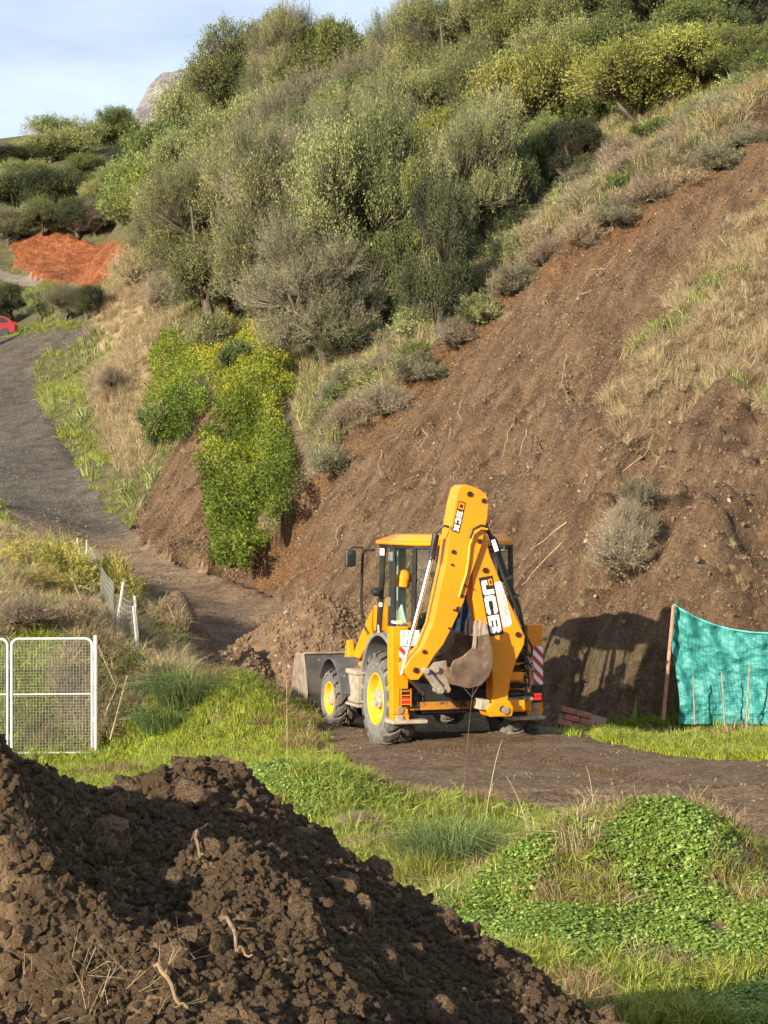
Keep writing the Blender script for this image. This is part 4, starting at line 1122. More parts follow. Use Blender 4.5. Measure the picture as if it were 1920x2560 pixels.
def tree(kind, u, vb, hpx, wpx, label, cat='tree', group=None, name=None, Y=None, sink=None, raised=False):
    """a tree whose foot stands on the ground seen at (u, vb), drawn hpx high and wpx wide in the photograph"""
    if Y is None:
        x, y, z = hit(u, vb)
    else:
        x, y = (u - 960) / F * Y, Y; z = float(_tps(np.array([x]), np.array([y]))[0])
    rg = random.Random(int(u * 7 + vb * 13 + hpx))
    if sink is None: sink = .24 if kind.startswith('scrub') else .14
    H = hpx / F * y; Wd = wpx / F * y
    lme, bme = PROTO[kind]
    big = not kind.startswith('scrub')
    prx, prz = (3.2 * 1.05, 2.9 * 1.02) if kind in BIG.values() else (2.0 * 1.13, 1.8 * 1.10) if big else (.8 * 1.25, .6 * 1.35)
    o = empty(name or ('hillside_tree' if cat == 'tree' else 'shrub'), (x, y, z - sink * H))
    o.rotation_euler = (0, 0, rg.uniform(0, 6.28))
    tag(o, label, cat, group)
    rz = H * .53; sc = (Wd / 2 / prx, Wd / 2 / prx, rz / prz)
    cz = H * (.47 if not raised else .62)
    if raised: rz = H * .42; sc = (sc[0], sc[1], rz / prz)
    cr = link('crown', lme, None, o); cr.location = (0, 0, cz); cr.scale = sc
    br = link('branches', bme, None, o); br.location = (0, 0, cz); br.scale = sc
    if not big: return o
    tk = link('trunk', TRUNK[rg.randint(0, 1)], None, o)
    th = max(.3, cz); tk.scale = (min(2.2, Wd * .30) if big else .35, min(2.2, Wd * .30) if big else .35, th)
    return o

# --- the wooded hillside, roughly from the sky line down to the slide
G_H = 'trees on the hillside above the slide'
FILL = 'bushy olive-green tree hemmed in by others in the hillside thicket'
HT = [
    # skyline
    ('mid0', 640, 350, 320, 250, 'tall rounded green tree on the skyline right of the bare mountain'),
    ('mid0', 800, 340, 290, 170, 'dark green tree just left of the gap in the skyline'),
    ('olive1', 720, 350, 310, 180, 'green tree on the skyline between two rounded crowns'),
    ('olive0', 560, 400, 190, 130, 'pale tree at the left end of the skyline wood, beside the mountain'),
    ('dark1', 490, 450, 150, 110, 'tree at the left edge of the wood, just below the mountain'),
    ('grey0', 920, 380, 260, 200, 'grey twiggy tree right under the gap in the skyline'),
    ('olive1', 1020, 290, 330, 190, 'pale olive tree at the top edge, right of the sky gap'),
    ('olive0', 1160, 270, 360, 260, 'green tree rising out of the top edge above the centre'),
    ('mid0', 1330, 240, 360, 260, 'dark evergreen at the top edge, left of the corner wood'),
    ('mid0', 1490, 220, 350, 240, 'dark evergreen in the middle of the top right wood'),
    ('dark0', 1650, 200, 320, 240, 'dark evergreen near the top right corner'),
    ('dark1', 1820, 180, 310, 260, 'darkest evergreen filling the top right corner'),
    # second tier
    ('olive0', 520, 560, 290, 240, 'pale olive tree on the left flank of the wood'),
    ('grey0', 660, 520, 300, 200, 'grey twiggy tree in the left half of the wood'),
    ('olive1', 800, 500, 290, 250, 'pale olive tree in the second tier below the sky gap'),
    ('olive1', 1010, 480, 320, 250, 'broad olive tree with bare twigs above the centre of the wood'),
    ('olive0', 1130, 430, 320, 250, 'pale olive tree right of the broad bare-twigged tree'),
    ('yel0', 1360, 400, 320, 240, 'sunlit yellow-green tree left of the deep shaded hollow'),
    ('mid0', 1500, 330, 250, 200, 'green tree between two sunlit yellow-green crowns'),
    ('yel0', 1600, 330, 260, 260, 'sunlit yellow-green tree above the right end of the scrub'),
    ('yel0', 1740, 270, 230, 230, 'yellow-green tree close to the right edge, under the dark evergreens'),
    ('mid0', 1880, 220, 200, 200, 'green tree cut by the right edge above the slide'),
    # the tall trees in front
    ('olive1', 450, 730, 330, 220, 'leftmost olive tree of the wood, above the dry grass bank'),
    ('olive0', 550, 850, 480, 330, 'large pale olive tree above the small yellow shrub'),
    ('olive1', 690, 900, 590, 350, 'tall olive tree directly above the top of the yellow ivy'),
    ('grey0', 800, 940, 380, 330, 'drooping grey-brown thicket tree above the right of the yellow ivy'),
    ('olive0', 920, 900, 660, 350, 'tallest olive tree in the middle of the wood'),
    ('mid0', 1025, 870, 500, 190, 'fresh green climber-covered tree in the middle of the wood'),
    ('dark0', 1095, 900, 470, 180, 'tree with leaves coloured dark as shade over the gap right of the climber-covered tree'),  # dark trees from here on carry the hollows' shade in their leaf colour
    ('olive1', 1170, 740, 500, 270, 'tall olive tree behind the middle of the scrub strip'),
    ('dark1', 1265, 660, 300, 170, 'tree with leaves coloured dark as shade in the hollow right of centre'),
    ('dark0', 1440, 520, 230, 170, 'tree with leaves coloured dark as shade, filling the deep hollow behind the scrub'),
    ('mid0', 1350, 560, 300, 170, 'green tree between the two shaded hollows'),
    ('dark0', 900, 940, 230, 200, 'low tree with leaves coloured dark as shade right of the drooping thicket'),
    ('grey1', 760, 640, 360, 230, 'grey twiggy tree behind the tall olives'),
]
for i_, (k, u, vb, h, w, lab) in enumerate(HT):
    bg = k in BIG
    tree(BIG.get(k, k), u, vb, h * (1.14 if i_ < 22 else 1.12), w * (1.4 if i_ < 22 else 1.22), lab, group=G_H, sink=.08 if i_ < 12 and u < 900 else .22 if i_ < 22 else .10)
rf = random.Random(3)
fill = [(500, 420), (620, 420), (980, 400), (860, 330), (1180, 330), (1400, 250), (660, 680), (820, 620), (760, 840), (580, 560), (430, 620), (560, 640), (700, 600), (840, 560), (960, 560), (1090, 520), (1230, 420), (1420, 330), (1250, 330), (920, 420), (760, 430), (600, 470), (870, 760), (720, 760), 
        (1560, 260), (1700, 230), (540, 780), (420, 560), (1080, 330), (1260, 250)]
for u, vb in fill:
    kk = rf.choice(['olive0', 'olive1', 'mid0', 'olive0', 'olive1', 'mid0', 'yel0', 'grey0'])
    fl_ = {'o': 'bushy olive-coloured', 'm': 'bushy fresh green', 'y': 'bushy yellow-green', 'g': 'grey twiggy'}[kk[0]] + ' tree hemmed in by others in the hillside thicket, ' + ('left half' if u < 900 else 'right half')
    tree(kk, u + rf.uniform(-30, 30), vb + rf.uniform(-20, 20), rf.uniform(240, 320), rf.uniform(240, 320), fl_, group=fl_, sink=.25)

tree('bdark0', -200, 900, 400, 300, 'dark roadside tree just beyond the left edge, shading the climbing road', name='roadside_tree', Y=98)
# --- far hill on the left
G_F = 'trees on the far hill at the left'
FT_ = [
    ('olive1', 155, 405, 140, 190, 'wispy pale tree with open crown on the far left skyline'),
    ('mid0', 288, 372, 118, 112, 'round pine with flat dark crown beside the mountain on the skyline'),
    ('dark0', 40, 420, 70, 130, 'low dark tree on the skyline at the left edge'),
    ('dark1', 30, 520, 110, 150, 'dark tree at the left edge above the red cutting'),
    ('grey0', 20, 600, 90, 120, 'greyish tree left of the red cutting'),
    ('dark0', 130, 520, 130, 150, 'dense dark tree above the left part of the red cutting'),
    ('olive0', 100, 590, 120, 110, 'olive tree right at the top of the red cutting'),
    ('mid0', 220, 480, 110, 130, 'green tree under the wispy skyline tree'),
    ('dark1', 190, 590, 120, 120, 'dark bush hanging over the middle of the red cutting'),
    ('olive1', 270, 520, 120, 130, 'olive tree on the far hill right of the dark bush'),
    ('grey1', 250, 590, 110, 120, 'grey thicket above the right part of the red cutting'),
    ('dark0', 330, 560, 130, 130, 'dark tree between the far hill and the near wood'),
    ('olive0', 370, 470, 120, 130, 'olive tree below the bare mountain'),
    ('dark1', 330, 430, 100, 120, 'dark low tree at the foot of the pine'),
    ('mid0', 385, 620, 110, 100, 'green tree against the left flank of the near wood'),
    ('olive1', 70, 480, 90, 120, 'pale tree on the far hill at the left'),
    ('dark0', 400, 400, 90, 110, 'dark tree just below the left foot of the mountain slope'),
]
for k, u, vb, h, w, lab in FT_:
    tree(k, u, vb, h * 1.05, w * 1.35, lab, group=G_F, name='far_tree', sink=.22)
G_C = 'bushes behind the parked car'
for k, u, vb, h, w, lab in [
    ('dark1', 30, 800, 110, 130, 'dark round bush behind the red car'), ('olive1', 100, 800, 90, 90, 'yellowish bush right of the red car'),
    ('grey0', 160, 805, 105, 110, 'grey-green bush in the middle of the verge hedge'), ('dark0', 220, 800, 100, 100, 'dark bush where the road bends out of sight'),
    ('yel0', 115, 770, 80, 80, 'lime bush standing behind the verge hedge'), ('dark0', -40, 830, 120, 130, 'dark bush at the left edge behind the car')]:
    tree(k, u, vb, h, w, lab, 'bush', G_C, name='verge_bush')

# --- scrub along the top edge of the slide
G_S = 'scrub along the top of the slide'
SCR = [(835, 1190, 130, 120, 0), (815, 1110, 150, 120, 1), (870, 1100, 150, 140, 2), (880, 1010, 150, 170, 0),
       (960, 1040, 120, 140, 2), (980, 960, 120, 150, 1), (1050, 950, 120, 140, 0), (1060, 880, 110, 140, 3), (1130, 870, 110, 130, 2), (1150, 800, 110, 140, 0), (1200, 810, 110, 130, 1), (1230, 740, 120, 150, 3),
       (1290, 730, 120, 140, 0), (1310, 670, 120, 140, 4), (1370, 670, 110, 140, 2), (1400, 610, 110, 150, 0), (1460, 610, 110, 140, 3), (1480, 540, 120, 150, 1), (1540, 560, 110, 140, 0), (1560, 490, 120, 150, 3),
       (1620, 520, 110, 140, 2), (1640, 440, 120, 150, 0), (1700, 470, 110, 140, 3), (1730, 390, 120, 150, 2), (1780, 430, 110, 140, 0), (1820, 340, 120, 150, 3), (1870, 370, 100, 140, 0), (1900, 280, 110, 150, 2), (1760, 320, 110, 150, 1), (1660, 360, 100, 150, 4), (1560, 420, 90, 140, 1), (1420, 520, 90, 140, 4)]
NM = {0: 'grey-green', 1: 'olive', 2: 'bare mauve-grey', 3: 'straw-coloured', 4: 'leafy green'}
PLC = [(850, 'at the lower end of the slide edge, by the ivy'), (1000, 'low on the slide edge under the shaded gap'), (1250, 'on the slide edge below the middle of the wood'), (1500, 'half way up the slide edge'),
       (1700, 'high on the slide edge'), (3000, 'near the top right end of the slide edge')]
seen = {}
def scr_label(u, k): return '%s scrub bush %s' % (NM[k], next(t for lim, t in PLC if u < lim))
for u, vb, h, w, k in SCR:
    pl_ = next(t for lim, t in PLC if u < lim)
    lab = '%s scrub bush %s' % (NM[k], pl_)
    same = sorted(q[1] for q in SCR if scr_label(q[0], q[4]) == lab)
    if len(same) > 1: lab = '%s %s' % (('upper', 'lower')[same.index(vb)] if len(same) == 2 else ('top', 'middle', 'bottom', 'lowest')[same.index(vb)], lab)
    tree('scrub%d' % k, u, vb + 12, h, w * 1.15, lab, 'bush', G_S, name='scrub_bush')
G_L = 'low scrub bush between the trees and the slide edge'
rs_ = random.Random(12)
for k in range(46):
    f = k / 45; u = 880 + f * 1040
    vr = np.interp(u, [p[0] for p in RIDGE], [p[1] for p in RIDGE])
    kk = rs_.choice([0, 1, 1, 4, 2, 0, 3]); gl = NM[kk] + ' ' + G_L + (', lower left half' if u < 1350 else ', upper right half')
    tree('scrub%d' % kk, u + rs_.uniform(-20, 20), vr - rs_.uniform(15, 105), rs_.uniform(90, 140), rs_.uniform(140, 200), gl, 'bush', gl, name='scrub_bush', sink=.15)
# shrubs on and beside the slide
for k, u, vb, h, w, lab in [
    ('scrub2', 1545, 1450, 190, 170, 'mauve bare bush hanging on the right of the slide above the shadow'), ('scrub2', 1575, 1370, 150, 150, 'upper half of the mauve brush hanging on the right of the slide'), ('scrub0', 1590, 1290, 130, 110, 'small grey-green bush on the slide above the mauve bush'),
    ('scrub4', 395, 1120, 140, 120, 'round green bush below the small yellow shrub on the bank'), ('scrub2', 395, 800, 150, 90, 'grey bush on the brow of the dry bank'),
    ('scrub4', 600, 960, 150, 120, 'grey-green bush between the two yellow shrubs'), ('scrub1', 540, 900, 150, 140, 'olive bush between the yellow ivy and the yellow shrub'),
    ('scrub0', 880, 1000, 130, 150, 'twiggy bush under the drooping thicket tree'),
    ('scrub3', 330, 720, 130, 130, 'dry straw bush at the crest of the dry bank'), ('scrub2', 280, 1000, 100, 90, 'small grey bush low on the dry bank')]:
    tree(k, u, vb, h, w, lab, 'bush', name='slope_bush')

# --- ivy hanging down the slope
def hang(name, label, cat, poly, n, L, W, lm, thick, tfun, seed, parts=('foliage',)):
    rg = np.random.default_rng(seed)
    us = [p[0] for p in poly]; vs_ = [p[1] for p in poly]
    U_ = rg.uniform(min(us), max(us), n * 3); Vv = rg.uniform(min(vs_), max(vs_), n * 3)
    wob = 30 * fbm(Vv * .016, U_ * .016, seed, 4) + 34 * fbm(Vv * .07, U_ * .07, seed + 9, 3)
    m = in_poly(U_ + wob, Vv + wob, poly); U_, Vv = U_[m][:n], Vv[m][:n]
    # coarse ray march, vectorised
    ys = np.arange(30, 90, .5)
    X = (U_[:, None] - 960) / F * ys; Zr = CH - (Vv[:, None] - 1280) / F * ys
    Hh = _tps(X, np.broadcast_to(ys, X.shape))
    k = np.argmax(Zr < Hh, axis=1); y1_ = ys[k]; y0_ = ys[np.maximum(k - 1, 0)]
    ar = np.arange(len(k)); d1 = (Zr - Hh)[ar, k]; d0 = (Zr - Hh)[ar, np.maximum(k - 1, 0)]
    y = y0_ + (y1_ - y0_) * np.clip(d0 / np.maximum(d0 - d1, 1e-6), 0, 1) - .12
    x = (U_ - 960) / F * y; z = CH - (Vv - 1280) / F * y
    nn = unit(np.array([-.5, -.75, .45]))
    bul = thick * (.10 + 2.2 * np.clip(fbm(x * 1.5 + z * .3, z * 1.4, seed + 3, 3) + .38, 0, 1))
    off = .28 + bul * rg.uniform(.0, 1.0, len(x)) ** .45
    pos = np.stack([x, y, z], 1) + nn * off[:, None] + rg.normal(size=(len(x), 3)) * .05
    ax = unit(nn + rg.normal(size=(len(x), 3)) * .9 + np.array([0, 0, -.1]))
    V, Fc, tt = leaf_quads(pos, ax, L * rg.uniform(.6, 1.3, len(x)), W * rg.uniform(.6, 1.3, len(x)), np.clip(tfun(U_, Vv, x, z, rg), 0, 1), rg)
    root = empty(name, tuple(pos[np.argmax(Vv)])); tag(root, label, cat)
    o0 = np.array(root.location)
    me = np_mesh(name + '_foliage', V - o0, Fc, attrs=dict(t=tt)); link('foliage', me, lm, root)
    sel = rg.choice(len(pos), 40)
    a = pos[sel] - nn * .3 - o0; b = a + np.stack([rg.normal(0, .15, 40), rg.normal(0, .1, 40), rg.uniform(.3, .8, 40)], 1) + np.array([0, .45, .0])
    V2, F2 = twig_quads(a, b, .02, .012, rg)
    me2 = np_mesh(name + '_stems', V2, F2, attrs=dict(t=np.full(len(V2), .4))); link('stems', me2, TWIGM['brown'], root)['kind'] = 'stuff'
    return root
IVY = [(600, 812), (640, 835), (690, 860), (745, 900), (760, 960), (735, 1040), (745, 1110), (780, 1180), (782, 1240), (745, 1290), (700, 1340), (680, 1400), (650, 1440), (600, 1425), (560, 1425), (575, 1380), (552, 1290), (545, 1220), (560, 1150), (570, 1050), (555, 940), (548, 920), (570, 880), (565, 830)]
hang('ivy_curtain', 'tall yellow-to-green ivy curtain hanging down the slope left of the slide', 'ivy', IVY, 75000, .072, .052, LM['ivy'], .55,
     lambda u, v, x, z, rg: .42 + .30 * np.clip((1040 - v) / 170, -.25, 1) + .42 * fbm(x * .9, z * .9, 4, 3) + rg.normal(0, .09, len(u)) - .08 * np.clip((v - 1150) / 200, 0, 1), 51)
hang('yellow_shrub', 'smaller yellow-green ivy shrub on the bank left of the tall ivy curtain', 'ivy', [(425, 880), (470, 850), (520, 870), (545, 900), (520, 960), (545, 1010), (510, 1060), (470, 1110), (420, 1110), (385, 1060), (400, 980), (405, 920)], 17000, .078, .056, LM['ivy'], .5,
     lambda u, v, x, z, rg: .36 + .16 * np.clip((1000 - v) / 150, -.6, 1) + .55 * fbm(x * .8, z * .8, 14, 3) + rg.normal(0, .09, len(u)), 52)
# ------------------------------------------------------------------ scattered cover (ground plants, stones): point clouds instanced with geometry nodes
_pc = [0]
def scatter(name, pos, rot, scl, protos, pid, label, cat):
    """one object of kind stuff: a copy of one of the prototype meshes on every point"""
    _pc[0] += 1
    col = bpy.data.collections.new('%s_pieces' % name)
    for i, (me, m) in enumerate(protos):
        if len(me.materials) == 0: me.materials.append(m)
        col.objects.link(bpy.data.objects.new('%s_piece_%02d' % (name, i), me))
    me = bpy.data.meshes.new(name)
    n = len(pos)
    me.vertices.add(n); me.vertices.foreach_set('co', np.asarray(pos, np.float32).ravel())
    a = me.attributes.new('rot', 'FLOAT_VECTOR', 'POINT'); a.data.foreach_set('vector', np.asarray(rot, np.float32).ravel())
    a = me.attributes.new('scl', 'FLOAT', 'POINT'); a.data.foreach_set('value', np.asarray(scl, np.float32))
    a = me.attributes.new('pid', 'INT', 'POINT'); a.data.foreach_set('value', np.asarray(pid, np.int32))
    o = link(name, me)
    ng = bpy.data.node_groups.new(name, 'GeometryNodeTree')
    ng.interface.new_socket('Geometry', in_out='INPUT', socket_type='NodeSocketGeometry')
    ng.interface.new_socket('Geometry', in_out='OUTPUT', socket_type='NodeSocketGeometry')
    N, L = ng.nodes, ng.links
    gi = N.new('NodeGroupInput'); go = N.new('NodeGroupOutput')
    ci = N.new('GeometryNodeCollectionInfo'); ci.inputs['Collection'].default_value = col
    ci.inputs['Separate Children'].default_value = True; ci.inputs['Reset Children'].default_value = True
    ip = N.new('GeometryNodeInstanceOnPoints'); ip.inputs['Pick Instance'].default_value = True
    def at(nm, ty):
        q = N.new('GeometryNodeInputNamedAttribute'); q.data_type = ty; q.inputs['Name'].default_value = nm; return q.outputs['Attribute']
    L.new(gi.outputs[0], ip.inputs['Points']); L.new(ci.outputs[0], ip.inputs['Instance'])
    L.new(at('pid', 'INT'), ip.inputs['Instance Index']); L.new(at('rot', 'FLOAT_VECTOR'), ip.inputs['Rotation']); L.new(at('scl', 'FLOAT'), ip.inputs['Scale'])
    L.new(ip.outputs[0], go.inputs[0])
    md = o.modifiers.new('scatter', 'NODES'); md.node_group = ng
    return tag(o, label, cat, kind='stuff')

def tuft_mesh(name, seed, nb, h, w, spread, lean, tr=(0, 1)):
    """a tuft of bent blades, 2 quads each"""
    rg = np.random.default_rng(seed)
    a = rg.uniform(0, 2 * np.pi, nb); r = spread * np.sqrt(rg.uniform(0, 1, nb))
    base = np.stack([np.cos(a) * r, np.sin(a) * r, np.full(nb, -.01)], 1)
    b = a + rg.normal(0, .7, nb); ln = rg.uniform(.15, 1, nb) * lean; hh = h * rg.uniform(.55, 1.15, nb)
    out = np.stack([np.cos(b), np.sin(b), np.zeros(nb)], 1); upv = np.array([0, 0, 1.0])
    p1 = base + upv * (hh * .55)[:, None] + out * (hh * ln * .25)[:, None]
    p2 = base + upv * (hh * (1 - .35 * ln))[:, None] + out * (hh * ln * .85)[:, None]
    sd = np.stack([-np.sin(b), np.cos(b), np.zeros(nb)], 1); sd = unit(sd + rg.normal(size=(nb, 3)) * .4)
    ww = w * rg.uniform(.7, 1.3, nb)[:, None]
    V = np.empty((nb, 6, 3)); V[:, 0] = base - sd * ww * .5; V[:, 1] = base + sd * ww * .5; V[:, 2] = p1 + sd * ww * .42; V[:, 3] = p1 - sd * ww * .42; V[:, 4] = p2 + sd * ww * .08; V[:, 5] = p2 - sd * ww * .08
    k = np.arange(nb)[:, None] * 6
    Fc = np.concatenate([k + np.array([0, 1, 2, 3]), k + np.array([3, 2, 4, 5])])
    t = np.clip(rg.uniform(*tr, nb), 0, 1)
    return np_mesh(name, V.reshape(-1, 3), Fc, attrs=dict(t=np.repeat(t, 6)))

def clover_mesh(name, seed, n, r, size, hmax):
    """rounded leaves on short stalks, spread as a low dome"""
    rg = np.random.default_rng(seed); V = []; Fc = []; T = []
    for i in range(n):
        a = rg.uniform(0, 6.28); q = r * math.sqrt(rg.uniform(0, 1)); z = hmax * (1 - (q / r) ** 2 * .6) * rg.uniform(.5, 1)
        c = np.array([math.cos(a) * q, math.sin(a) * q, z]); s = size * rg.uniform(.6, 1.25)
        nrm = unit(np.array([math.cos(a) * .45 + rg.normal(0, .35), math.sin(a) * .45 + rg.normal(0, .35), 1.0]))
        e1 = unit(np.cross(nrm, rg.normal(size=3))); e2 = np.cross(nrm, e1); k = len(V)
        for j in range(6):
            b = j * 1.0472; rr = s * (1.0 if j % 2 else .86) * .5
            V.append(c + e1 * math.cos(b) * rr + e2 * math.sin(b) * rr + nrm * (.12 * s if j % 3 == 0 else 0))
        Fc += [(k, k + 1, k + 2, k + 3), (k, k + 3, k + 4, k + 5)]; T += [float(np.clip(rg.normal(.5, .25), 0, 1))] * 6
    return np_mesh(name, V, Fc, attrs=dict(t=T))

def rock_mesh(name, seed, sub=1, rough=.28, flat=.75):
    rg = random.Random(seed); bm = bmesh.new(); bmesh.ops.create_icosphere(bm, subdivisions=sub, radius=1)
    ax = (rg.uniform(.75, 1.25), rg.uniform(.75, 1.25), flat * rg.uniform(.8, 1.15))
    cuts = [(Vector((rg.gauss(0, 1), rg.gauss(0, 1), rg.gauss(0, 1))).normalized(), rg.uniform(.5, .85)) for _ in range(5)]
    for v in bm.verts:
        for nrm, d in cuts:
            e = v.co.dot(nrm) - d
            if e > 0: v.co -= nrm * e * .9
        v.co *= 1 + rg.uniform(-rough, rough) * .55
        v.co = Vector((v.co.x * ax[0], v.co.y * ax[1], v.co.z * ax[2]))
    me = bpy.data.meshes.new(name); bm.to_mesh(me); bm.free()
    return me

SOILS = mat('slope_stone', (.08, .05, .03), (.22, .145, .088), rough=.95, scale=9, spec=.2)
SOILP = mat('pale_stone', (.22, .155, .095), (.40, .30, .20), rough=.9, scale=9, spec=.2)
CLODM = mat('clod_soil', (.050, .033, .020), (.225, .148, .085), rough=.97, scale=7, bump=.9, bscale=26, spec=.15)
GRAVEL = mat('gravel_stone', (.08, .068, .056), (.19, .165, .135), rough=.9, scale=9, spec=.2)
rocks = [rock_mesh('stone', 100 + i) for i in range(5)]
def rk(m): return [(r.copy(), m) for r in rocks]

def place(n, x0, x1, y0, y1, cond, seed, ypow=1.0):
    """random ground points inside a box where cond(zones, x, y) holds"""
    rg = np.random.default_rng(seed)
    x = rg.uniform(x0, x1, n); y = y0 + (y1 - y0) * rg.uniform(0, 1, n) ** ypow
    Z = zones(x, y); m = cond(Z, x, y, rg)
    x, y = x[m], y[m]; Zm = {k: v[m] for k, v in Z.items()}
    z = height(x, y, Zm)
    return np.stack([x, y, z], 1), Zm, rg
def spin(n, rg, tilt=.25): return np.stack([rg.normal(0, tilt, n), rg.normal(0, tilt, n), rg.uniform(0, 6.28, n)], 1)

# tuft prototypes
TG = [(tuft_mesh('tuft', 200 + i, 26, .22, .011, .10, 1.1, (.1, .95)), LM['grass']) for i in range(3)]
TL = [(tuft_mesh('tuft', 210 + i, 30, .13, .012, .11, 1.0, (.2, 1)), LM['lime']) for i in range(3)]
TD = [(tuft_mesh('tuft', 220 + i, 44, .46, .007, .14, 1.5), LM['straw']) for i in range(3)]
TR = [(tuft_mesh('tuft', 230 + i, 26, .42, .011, .14, 1.2), LM['rust']) for i in range(2)]
TC = [(clover_mesh('clover', 240 + i, 36, .12, (.030, .040, .024)[i], (.11, .07, .16)[i]), LM['clover']) for i in range(3)]
TW = [(tuft_mesh('tuft', 260 + i, 34, .50, .017, .13, 1.3), LM['straw']) for i in range(2)]
TO = [(tuft_mesh('tuft', 250 + i, 26, .40, .013, .14, 1.1), LM['olive']) for i in range(2)]

# stones over the slide, and wisps of dry weed
p_, Z_, g_ = place(120000, -8, 9, 30.5, 58, lambda Z, x, y, g: (Z['slope'] | Z['patch']) & (g.uniform(0, 1, len(x)) < .9), 61)
s_ = .009 + .035 * g_.uniform(0, 1, len(p_)) ** 5 + .05 * (g_.uniform(0, 1, len(p_)) > .996)
pid = np.where(g_.uniform(0, 1, len(p_)) < .03, g_.integers(5, 10, len(p_)), g_.integers(0, 5, len(p_)))
scatter('slope_stones', p_, spin(len(p_), g_, 1.5), s_, rk(SOILS) + rk(SOILP), pid, 'small brown and pale stones strewn over the bare slide face', 'stones')
p_, Z_, g_ = place(9000, -8, 9, 31, 60, lambda Z, x, y, g: (Z['slope'] | Z['patch']) & ~Z['dry'] & (fbm(x * .5, y * .5, 91, 3) + .55 * (Z['u'] > 1450) * (Z['v'] > 1000) > .12 + g.uniform(0, .4, len(x))), 62)
scatter('slope_weeds', p_, spin(len(p_), g_, .5), g_.uniform(.18, .5, len(p_)), TD + TR, g_.integers(0, 5, len(p_)), 'thin dry weeds scattered on the bare slide face', 'weeds')
p_, Z_, g_ = place(9000, 2, 14, 36, 60, lambda Z, x, y, g: Z['dry'] & Z['slope'] & (g.uniform(0, 1, len(x)) < .82 + fbm(x * .6, y * .6, 95, 2)), 63)
pid = np.where(fbm(p_[:, 0] * .45, p_[:, 1] * .45, 97, 3) > .30, g_.integers(5, 7, len(p_)), g_.choice([0, 1, 2, 0, 1, 2, 3], len(p_)))
scatter('dry_slope_grass', p_, spin(len(p_), g_, .4), g_.uniform(.5, 1.0, len(p_)), TD + TR + TO, pid, 'long dry grass covering the right side of the slide', 'grass')
p_, Z_, g_ = place(16000, -18, -3, 55, 118, lambda Z, x, y, g: Z['bank'], 64)
pid = np.where(fbm(p_[:, 0] * .3, p_[:, 1] * .3, 98, 3) > .22, g_.integers(5, 7, len(p_)), g_.choice([0, 1, 2, 3], len(p_)))
scatter('dry_bank_grass', p_, spin(len(p_), g_, .4), g_.uniform(.7, 1.5, len(p_)), TD + TR + TO, pid, 'pale dry grass on the steep bank beside the climbing road', 'grass')
# ditch and verge of the climbing road
p_, Z_, g_ = place(26000, -26, -5, 46, 142, lambda Z, x, y, g: ~Z['road'] & ~Z['bank'] & ~Z['patch'] & (Z['u'] < 330) & (Z['v'] > 800) & (g.uniform(0, 1, len(x)) < .8), 65)
scatter('road_verge_grass', p_, spin(len(p_), g_, .3), g_.uniform(.7, 1.6, len(p_)), TG + TO, g_.choice([0, 1, 2, 0, 1, 2, 3], len(p_)), 'green grass on the ditch and verge of the climbing road', 'grass')
# undergrowth between the trees
p_, Z_, g_ = place(26000, -16, 16, 47, 110, lambda Z, x, y, g: ~Z['slope'] & ~Z['road'] & ~Z['patch'] & ~Z['bank'] & (Z['u'] > 380) & ~in_poly(Z['u'], Z['v'], IVY) & ~in_poly(Z['u'], Z['v'], [(380, 880), (560, 850), (560, 1100), (380, 1130)]), 66, 1.4)
scatter('hill_undergrowth', p_, spin(len(p_), g_, .3), g_.uniform(.6, 1.2, len(p_)), TO + TG + TD + TR, g_.choice([0, 1, 0, 1, 5, 6, 8, 9], len(p_)), 'rough undergrowth between the trees on the hillside', 'undergrowth')
# track stones and clods
p_, Z_, g_ = place(30000, -9, 9, 17, 55, lambda Z, x, y, g: Z['road'] & (fbm(x * .7, y * .7, 93, 3) > -.25 + g.uniform(0, .35, len(x))), 67)
scatter('track_stones', p_, spin(len(p_), g_, 1.5), .007 + .026 * g_.uniform(0, 1, len(p_)) ** 4, rk(SOILS) + rk(GRAVEL), g_.integers(0, 10, len(p_)), 'small clods and stones on the muddy track', 'stones')
p_, Z_, g_ = place(14000, -17, -4, 47, 112, lambda Z, x, y, g: Z['road'], 68)
scatter('road_gravel', p_, spin(len(p_), g_, 1.5), .014 + .035 * g_.uniform(0, 1, len(p_)) ** 4, rk(GRAVEL) + rk(SOILS), g_.integers(0, 10, len(p_)), 'loose gravel on the climbing road', 'gravel')
# near grass
def nearcond(Z, x, y, g):
    lush_ = fbm(x * .45, y * .45, 71, 3)
    return ~Z['road'] & ~Z['slope'] & ~Z['verge'] & (y < 33.5) & ((lush_ + .45 > g.uniform(0, .75, len(x))) | ((x < -1.0) & (y > 27.5))) & (np.abs(x) < y * .2 + .5)
SPOTS = [(1330, 2165, 26, 14), (1800, 2330, 70, 20), (1660, 2440, 50, 14)]
def bare_spot(x, y):
    z = height(x, y); u, v = proj(x, y, z); b = np.zeros(x.shape, bool)
    w = 25 * fbm(x * 3, y * 3, 811, 2)
    for cu, cv, a, c in SPOTS: b |= ((u - cu + w) / a) ** 2 + ((v - cv + w) / c) ** 2 < 1
    return b
p_, Z_, g_ = place(75000, -7.5, 6.5, 13, 33.5, lambda Z, x, y, g: nearcond(Z, x, y, g) & ~(bare_spot(x, y) & (g.uniform(0, 1, len(x)) < .6)), 69)
mixn = fbm(p_[:, 0] * .8, p_[:, 1] * .8, 99, 3)
rightm = (p_[:, 0] > .6) & (p_[:, 1] < 19)
pid = np.where(mixn > .16, g_.integers(3, 6, len(p_)), g_.integers(0, 3, len(p_)))
pid = np.where(~rightm & (p_[:, 1] > 25), g_.choice([0, 1, 6, 7, 8, 7, 8], len(p_)), pid)
